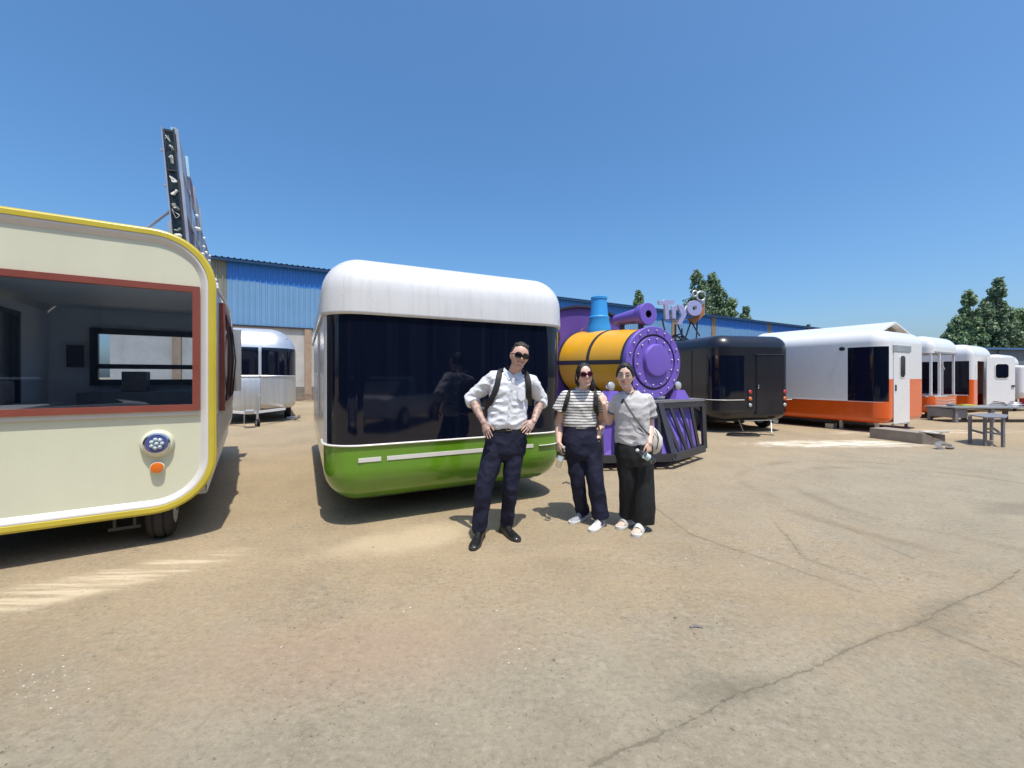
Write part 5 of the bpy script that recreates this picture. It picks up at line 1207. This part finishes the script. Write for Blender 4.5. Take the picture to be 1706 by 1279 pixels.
# backpack
bp = thing('backpack', 'black backpack on the man in white, its straps over both shoulders', 'backpack', P(850,660,4.03))
def bput(mb, nm, mt, sm=40): o = mb.build(nm, mt, bp, sm); o.matrix_parent_inverse = Matrix.Translation(-bp.location); return o
m = MB(); torso(m, [(P(846,700,4.06),.12,.06),(P(846,694,4.06),.165,.085),(P(847,670,4.07),.175,.10),(P(850,645,4.07),.16,.09),(P(851,634,4.05),.10,.05)], 28, 3.2); bput(m, 'bag', 'strap_black')
for pts in ([(836,616,3.90),(833,619,3.80),(831,628,3.735),(827,645,3.712),(821,660,3.715),(816,671,3.74),(812,682,3.85),(810,684,3.98)], [(872,619,3.90),(876,622,3.80),(879,630,3.735),(881,645,3.715),(881,658,3.74),(882,668,3.83),(882,675,3.98)]):
    m = MB(); m.tube([P(*q) for q in pts], [(.026,.007)]*len(pts), 10, sub=5, ref=(0,1,.25)); bput(m, 'strap', 'strap_black', 50)
m = MB(); m.tube([P(797,668,3.97), P(800,678,3.92), P(806,680,3.9)], [(.02,.008)]*3, 8, True); bput(m, 'side_pouch', 'plastic_film', 50)

# ---- woman in striped jersey
w1 = thing('person', 'woman in striped T-shirt and dark red sunglasses, one hand in her trouser pocket', 'person', (.70,4.15,0))
hc_ = P(973.5, 625.5, 4.08); MH = Mhead(hc_, math.radians(-4), math.radians(6), math.radians(-3), .965)
nb = P(970, 650, 4.16); Yb = 4.17
shL, elL, wrL = P(942,660,Yb), P(931,706,4.22), P(931,737,4.10)
shR, elR, wrR = P(998,661,Yb), P(1003,703,4.27), P(995,733,4.10)
hipL, hipR = P(957,740,Yb), P(983,740,Yb); knL, knR = P(962,800,Yb-.03), P(992,800,Yb-.10); anL, anR = P(971,858,4.27), P(1001,866,4.08)
b = MB(); head(b, MH, True)
b.tube([nb+V((0,.02,-.05)), nb, hc_+V((0,.03,-.07)), hc_+V((0,.03,0))], [.055,.047,.045,.045], 14, True)
torso(b, [(P(970,735,Yb),.14,.10),(P(968,708,Yb),.115,.085),(P(968,680,Yb),.135,.095),(P(970,663,Yb),.14,.085),(P(970,652,Yb),.08,.06)])
limb(b, [shL, shL.lerp(elL,.5), elL], [.046,.046,.042]); limb(b, [elL, elL.lerp(wrL,.4), wrL], [.042,.038,.025])
limb(b, [shR, shR.lerp(elR,.5), elR], [.046,.047,.042]); limb(b, [elR, elR.lerp(wrR,.4), wrR], [.042,.038,.026])
hand(b, wrL, V((.05,-.05,-1)), V((-.75,-.55,0)), -1, .9, .42, .08, .5)
hand(b, wrR, V((-.2,-.25,-1)), V((.7,-.6,0)), 1, .85, .25, .05, .3)
for h_, k_, a_ in ((hipL,knL,anL),(hipR,knR,anR)): limb(b, [h_, k_, a_], [.07,.05,.034])
fuse('body', b, .0042, 'skin_woman', w1, 4)
face_bits(w1, MH, True, 'lips'); shades(w1, MH, 'frame_red', 'shades_lens_red', .029, .022, True)
def hl_w(x, y, z):
    if y < -.05: return (z-(.68-1.0*abs(x)**2.6*1.5))*6
    return (z+.75)*5
hairshell(w1, MH, 'hair_black', hl_w, lambda mb: (mb.tube([MH@V((.045,.045,.03)), MH@V((.072,.055,-.05)), MH@V((.088,.045,-.11)), MH@V((.082,.05,-.17))], [.04,.036,.030,.014], 12, True, sub=4), mb.tube([MH@V((-.05,.06,.0)), MH@V((-.052,.06,-.07)), MH@V((-.03,.06,-.12))], [.035,.03,.015], 10, True)), 1.075, .008)
b = MB()
torso(b, [(P(966,712,Yb),.155,.108),(P(966,704,Yb),.172,.118),(P(966,690,Yb),.160,.118),(P(967,675,Yb),.164,.130),(P(969,664,Yb),.178,.118),(P(970,656,Yb),.160,.098),(P(970,651,Yb+.01),.110,.078),(P(970.5,647.5,Yb+.01),.072,.060)])
for s_, e_, x in ((shL,elL,-1),(shR,elR,1)):
    limb(b, [nb.lerp(s_,.6)+V((0,.01,-.015)), s_], [.045,.058]); b.tube([s_, s_.lerp(e_,.3)+V((x*.016,0,0)), s_.lerp(e_,.52)+V((x*.028,-.005,0))], [.060,.072,.078], 20)
fuse('striped_shirt', b, .005, 'striped_jersey', w1, 5, foldf(.006, 8, 13, 5))
m = MB(); m.tube([P(970,648,Yb)+V((.067*math.cos(t), -.004+.062*math.sin(t), .006-.016*max(0, -math.sin(t)))) for t in [2*PI*k/24 for k in range(25)]], .009, 8); pput(m, 'neckband', 'cloth_grey', w1, 60)
b = MB(); torso(b, [(P(966,708,Yb),.158,.112),(P(966,716,Yb),.162,.116),(P(968,735,Yb),.195,.135),(P(970,752,Yb),.200,.135),(P(971,764,Yb),.15,.11)])
b.tube([hipL+V((0,0,.02)), hipL.lerp(knL,.5), knL, knL.lerp(anL,.6), anL+V((0,0,.035))], [.104,.092,.074,.068,.068], 20, False, sub=5); b.tube([hipR+V((0,0,.02)), hipR.lerp(knR,.5), knR, knR.lerp(anR,.6), anR+V((.005,0,.03))], [.108,.098,.084,.082,.086], 20, False, sub=5)
fuse('trousers', b, .0060, 'cloth_navy', w1, 5, foldf(.0095, 7, 6, 15))
for hh_, tt_, mt_ in (((974,856,4.30),(947,874,4.08),'shoe_grey'),((1004,866,4.10),(983,886,3.88),'shoe_white')):
    sh_, o_, d_, s_ = shoe(w1, P(*hh_), P(*tt_), .26, .046, mt_, 'shoe_white', hh=.085)
    m = MB()
    sd = s_*1.0 if s_.y < 0 else -s_
    q = o_+d_*.10+sd*.0445+V((0,0,.052)); zz = V((0,0,1)); A_ = lambda a, c: q+d_*a+zz*c
    for p0, p1 in (((-.018,-.014),(-.014,.018)),((-.014,.018),(.012,-.014)),((.012,-.014),(.018,.018))): m.bar(A_(*p0), A_(*p1), .008, .010, ref=(0,1,0))
    m.build('shoe_letter', 'logo_navy', sh_, 0)
m = MB(); m.tube([wrR+V((.027*math.cos(t), .027*math.sin(t), .012)) for t in [2*PI*k/16 for k in range(17)]], [(.004,.011)]*17, 8, ref=(0,0,1)); pput(m, 'wrist_watch', 'strap_black', w1, 60)
bp = thing('backpack', 'dark backpack worn by the woman in stripes', 'backpack', P(970,680,4.34))
m = MB(); torso(m, [(P(969,700,4.36),.10,.05),(P(969,695,4.36),.13,.075),(P(969,675,4.37),.14,.09),(P(970,660,4.36),.12,.07),(P(970,655,4.35),.08,.04)], 28, 3); bput(m, 'bag', 'strap_black')
for pts in ([(951,650,4.22),(949,652,4.12),(947,658,4.06),(944,668,4.045),(941,678,4.06),(938,688,4.16),(938,692,4.28)], [(991,651,4.22),(992,653,4.12),(993,658,4.06),(993,668,4.045),(993,680,4.05),(994,690,4.15),(993,695,4.28)]):
    m = MB(); m.tube([P(*q) for q in pts], [(.022,.006)]*len(pts), 10, sub=5, ref=(0,1,.25)); bput(m, 'strap', 'strap_black', 50)

def bottle(nm, lb, a, b_, L=.21, r=.031):
    a, b_ = V(a), V(b_); ax = (b_-a).normalized(); t = thing('water_bottle', lb, 'bottle', a)
    m = MB(); pr = [(.018,.012),(.03,.0125),(.045,.020),(.062,r*.95),(.075,r),(.09,r),(.094,r*.93),(.10,r),(.12,r),(.124,r*.93),(.13,r),(.15,r),(.154,r*.93),(.16,r),(L-.01,r),(L,r*.8)]
    m.lathe([(q[0]/.21*L, q[1]) for q in pr], a, ax, 24); o = m.build('bottle', 'bottle_plastic', t, 60); o.matrix_parent_inverse = Matrix.Translation(-t.location)
    m = MB(); m.lathe([(0,.013),(.001,.0145),(.018,.0145),(.019,.01)], a, ax, 20); o = m.build('cap', 'white_clean', t, 40); o.matrix_parent_inverse = Matrix.Translation(-t.location)
    m = MB(); m.lathe([(.098/.21*L,r+.0008),(.145/.21*L,r+.0008)], a, ax, 24, False); o = m.build('bottle_label', 'bottle_label', t, 60); o.matrix_parent_inverse = Matrix.Translation(-t.location)
bottle('b', 'clear water bottle held low in the hand of the woman in stripes', P(939.5,743,4.04), P(931,773,4.04))

# ---- woman in grey T-shirt
w2 = thing('person', 'woman in plain grey T-shirt and clear glasses resting a hand on the other woman', 'person', (1.11,4.0,0))
hc_ = P(1041.5, 626, 3.92); MH = Mhead(hc_, math.radians(2), math.radians(-20), math.radians(2), .955)
nb = P(1048, 652, 4.0); Yb = 4.0
shL, elL, wrL = P(1030,664,Yb+.02), P(1014,702,4.10), P(1006,673,4.03)
shR, elR, wrR = P(1077,665,Yb), P(1083,706,4.05), P(1082,738,3.90)
hipL, hipR = P(1042,745,Yb), P(1070,745,Yb); knL, knR = P(1045,802,Yb), P(1073,802,Yb-.04); anL, anR = P(1046,862,4.08), P(1068,872,3.94)
b = MB(); head(b, MH, True)
b.tube([nb+V((0,.02,-.05)), nb, hc_+V((.01,.03,-.07)), hc_+V((0,.03,0))], [.056,.049,.047,.045], 14, True)
torso(b, [(P(1056,742,Yb),.14,.10),(P(1054,715,Yb),.125,.09),(P(1052,685,Yb),.135,.095),(P(1051,667,Yb),.14,.085),(P(1049,655,Yb),.08,.06)])
limb(b, [shL, shL.lerp(elL,.5), elL], [.046,.042,.038]); limb(b, [elL, elL.lerp(wrL,.4), wrL], [.039,.035,.024])
limb(b, [shR, shR.lerp(elR,.5), elR], [.046,.045,.040]); limb(b, [elR, elR.lerp(wrR,.4), wrR], [.040,.037,.026])
hand(b, wrL, P(1000,651,4.07)-wrL, V((.25,-.9,.3)), 1, .88, .45, .10, .5)
hand(b, wrR, V((-.10,-.12,-1)), V((.55,-.80,0)), 1, .88, .62, .08, .5)
for h_, k_, a_ in ((hipL,knL,anL),(hipR,knR,anR)): limb(b, [h_, k_, a_+V((0,0,.01))], [.07,.05,.034])
feet = (((1050,863,4.13),(1026,881,3.93)),((1069,875,3.97),(1058,896,3.76)))
for (h0, t0) in feet:
    h0, t0 = P(*h0), P(*t0); h0.z = t0.z = 0; d_ = (t0-h0).normalized(); s_ = V((-d_.y, d_.x, 0))
    b.tube([h0+V((0,0,.05))+d_*.0, h0+d_*.07+V((0,0,.065)), h0+d_*.14+V((0,0,.048)), h0+d_*.19+V((0,0,.038))], [(.028,.028),(.032,.034),(.038,.022),(.038,.012)], 12, True)
    for k in range(5): b.tube([h0+d_*.185+s_*(-.028+k*.014)+V((0,0,.036)), h0+d_*(.215-.006*abs(k-1))+s_*(-.030+k*.015)+V((0,0,.034))], [.0075,.0068], 8, True)
fuse('body', b, .0042, 'skin_woman', w2, 4)
face_bits(w2, MH, False, 'lips', True); shades(w2, MH, 'glasses_wire', 'glass_clear', .026, .0195, True, True)
hairshell(w2, MH, 'hair_black', lambda x, y, z: (z-(.58-.9*abs(x)**2.4))*6 if y < -.10 else ((z+.30-.2*y) if abs(x) > .6 and y < .3 else (z+.62))*5, lambda mb: mb.tube([MH@V((.02,.075,.03)), MH@V((.035,.105,-.01)), MH@V((.045,.10,-.06)), MH@V((.05,.08,-.11))], [.035,.036,.028,.012], 12, True, sub=4), 1.12, .008)
b = MB()
torso(b, [(P(1053,740,Yb),.150,.112),(P(1053,735,Yb),.160,.120),(P(1053,722,Yb),.164,.124),(P(1053,705,Yb),.160,.126),(P(1052,688,Yb),.164,.136),(P(1052,674,Yb),.172,.128),(P(1052,663,Yb),.166,.104),(P(1050,656,Yb),.125,.082),(P(1049,651,Yb),.080,.064)])
limb(b, [nb.lerp(shL,.6)+V((0,.01,-.02)), shL], [.045,.058]); b.tube([shL, shL.lerp(elL,.3)+V((-.006,0,0)), shL.lerp(elL,.58)+V((-.008,0,0))], [.058,.062,.060], 20)
limb(b, [nb.lerp(shR,.6)+V((0,.01,-.02)), shR], [.048,.062]); b.tube([shR, shR.lerp(elR,.3)+V((.012,0,0)), shR.lerp(elR,.70)+V((.010,0,0))], [.062,.068,.066], 20)
fuse('grey_shirt', b, .0052, 'cloth_grey', w2, 5, foldf(.008, 8, 12, 25))
for s_, e_, t, r in ((shL,elL,.56,.062),(shR,elR,.68,.067)):
    c = s_.lerp(e_, t)+V((-.008 if s_ is shL else .010,0,0)); dd = (e_-s_).normalized(); m = MB(); m.tube([c-dd*.010, c+dd*.010], [r+.004, r+.003], 24); pput(m, 'sleeve_band', 'cloth_darkgrey', w2, 40)
m = MB(); m.tube([P(1047.5,652,Yb)+V((.072*math.cos(t), -.006+.064*math.sin(t), .006-.030*max(0, -math.sin(t)))) for t in [2*PI*k/24 for k in range(25)]], .0095, 8); pput(m, 'neckband', 'cloth_darkgrey', w2, 60)
m = MB(); lc = P(1037,668,3.845); m.loft([[lc+V((x*.9+z*.35, -.003*k-.02*0, z)) for x, z in rrect(.026,.042,.008,4,-.013,-.021)] for k in (0,1)]); pput(m, 'lens_clip', 'strap_black', w2, 0)
b = MB(); torso(b, [(P(1053,736,Yb),.156,.116),(P(1054,748,Yb),.168,.124),(P(1055,760,Yb),.172,.126),(P(1056,775,Yb),.15,.11)])
b.tube([hipL+V((0,0,.02)), hipL.lerp(knL,.5), knL, knL.lerp(anL,.6), anL+V((.0,0,.02))], [.098,.092,.080,.078,.082], 20, False, sub=5); b.tube([hipR+V((0,0,.02)), hipR.lerp(knR,.5), knR, knR.lerp(anR,.55)+V((.015,0,0)), anR+V((.025,.02,.015))], [.102,.098,.092,.104,.106], 20, False, sub=5)
fuse('trousers', b, .0062, 'cloth_black', w2, 5, foldf(.007, 9, 4, 35))
for (h0, t0) in feet:
    h0, t0 = P(*h0), P(*t0); h0.z = t0.z = 0; d_ = (t0-h0).normalized(); s_ = V((-d_.y, d_.x, 0)); o_ = h0-d_*.02
    pr = [(0,.5),(.05,.75),(.2,.86),(.4,.84),(.6,.98),(.78,1.05),(.9,.92),(.97,.65),(1,.35)]; m = MB()
    m.loft([[o_+d_*(t*.262)+s_*(.046*w*g)+V((0,0,z)) for t, w in pr]+[o_+d_*(t*.262)-s_*(.046*w*g)+V((0,0,z)) for t, w in pr[::-1]] for z, g in ((0,.95),(.006,1.03),(.024,1.03),(.030,.98))]); sl_ = pput(m, 'slipper', 'shoe_white', w2, 40)
    m = MB(); R = []
    for t, hh in ((.105,.082),(.13,.080),(.16,.074),(.185,.066)):
        R.append([o_+d_*t+s_*(.048*math.cos(a))+V((0,0,.018+hh*math.sin(a)*.92)) for a in [PI*k/12 for k in range(13)]]+[o_+d_*t+s_*(.043*math.cos(a))+V((0,0,.014+hh*math.sin(a)*.85)) for a in [PI*(12-k)/12 for k in range(13)]])
    m.loft(R); m.build('slipper_strap', 'shoe_white', sl_, 50)
bottle('b', 'tilted clear water bottle held by the woman in grey', P(1060.5,749,3.80), P(1093,771,3.84))
hb = thing('shoulder_bag', 'white shoulder bag hanging behind the hip of the woman in grey', 'bag', P(1091,728,4.12))
def hput(mb, nm, mt, sm=40): o = mb.build(nm, mt, hb, sm); o.matrix_parent_inverse = Matrix.Translation(-hb.location); return o
m = MB(); torso(m, [(P(1087,755,4.13),.035,.03),(P(1088,752,4.13),.055,.05),(P(1090,740,4.12),.080,.06),(P(1090,728,4.12),.076,.06),(P(1087,718,4.12),.055,.045),(P(1085,712,4.12),.03,.03)], 24, 2.6); hput(m, 'bag', 'white_leather', 50)
m = MB(); m.tube([P(1092,716,4.06), P(1097,730,4.055), P(1094,748,4.06)], .004, 6, sub=4); hput(m, 'zip', 'strap_black', 50)
m = MB(); m.tube([P(1063,652,4.01), P(1057,652,3.94), P(1051,656,3.90)], [(.008,.002)]*3, 8, sub=4, ref=(0,1,.3)); hput(m, 'strap', 'rust_orange', 50)
m = MB(); m.tube([P(1038,664,3.862), P(1047,680,3.852), P(1060,699,3.852), P(1070,712,3.862), P(1079,722,3.89), P(1087,727,4.0), P(1090,729,4.1)], [(.010,.0012)]*7, 8, sub=4, ref=(0,1,0)); hput(m, 'strap', 'cloth_darkgrey', 50)
m = MB(); bc = P(1067,716,3.838); m.loft([[bc+V((x*.8-z*.6, -.012*k, x*-.6*1.0+z*.8 if 0 else -x*.6-z*.0+z*.8)) for x, z in rrect(.056,.044,.006,3,-.028,-.022)] for k in (0,1)]); hput(m, 'strap_buckle', 'leather_black', 0)

# ------------------------------------------------------------------ behind the photographer: mirrored grey car; shed and white car added for the reflections
B_ = thing('added_shed', 'dark open fronted shed added across the yard to darken reflections in the black windscreen', 'added_shed', (-22,-13,0), 0)
m = MB(); m.box((0,-8,0), (92,0,7.2)); m.build('wall', 'added_shed_wall', B_, 0)
m = MB(); m.box((-.5,-8.5,7.201), (92.5,.9,7.4)); m.build('roof', 'roof_sheet', B_, 0)
for i in range(15): m = MB(); m.box((.2+i*6.1,.002,0), (.55+i*6.1,.3,7.19)); m.build('post', 'added_shed_wall', B_, 0)
def car(label, loc, deg, paint):
    cr = thing('parked_car', label, 'car', loc, math.radians(deg), 'cars parked across the yard')
    m = MB(); sec = [(-2.25,.45,.55,.60),(-2.2,.35,.72,.78),(-1.6,.30,.86,.86),(-.9,.28,.93,.88),(0,.28,.93,.88),(1.0,.28,.95,.88),(1.9,.32,.96,.84),(2.2,.40,.90,.72)]
    R = []
    for x, z0, z1, hw in sec: R.append([V((x, -hw*.9, z0)), V((x, hw*.9, z0)), V((x, hw, (z0+z1)/2)), V((x, hw*.92, z1-.05)), V((x, hw*.6, z1)), V((x, -hw*.6, z1)), V((x, -hw*.92, z1-.05)), V((x, -hw, (z0+z1)/2))])
    m.loft(R); m.build('body', paint, cr, 40)
    m = MB(); m.loft([[V((x, -hw, .93)), V((x, hw, .93)), V((x2, hw*.78, z)), V((x2, -hw*.78, z))] for x, x2, hw, z in ((-1.15,-1.1,.76,.95),(-.45,-.35,.78,1.38),(.7,.7,.78,1.42),(1.75,1.7,.74,.98))]); m.build('cabin', 'black_glass', cr, 40)
    m = MB(); m.box((-.30,-.56,1.40), (.62,.56,1.45), .02); m.build('car_roof', paint, cr, 30)
    for s in (-1, 1): m = MB(); m.box((-2.24,s*.62-.1,.60), (-2.15,s*.62+.1,.70), .02); m.build('headlight', 'lamp_clear', cr, 30)
    for x in (-1.45, 1.4):
        for y in (-.8, .8): wheel(cr, (x,y,.32), (0,1,0), .32, .2)
car('silver grey saloon car parked across the yard, seen mirrored in the cream trailer window', (-2.2,-4.2,0), 8, 'car_paint')
car('white saloon car added across the yard to fill reflections in the black windscreen', (4.6,-3.4,0), 150, 'white_clean')  # added car: fills the windscreen reflection in place of chair-like shapes
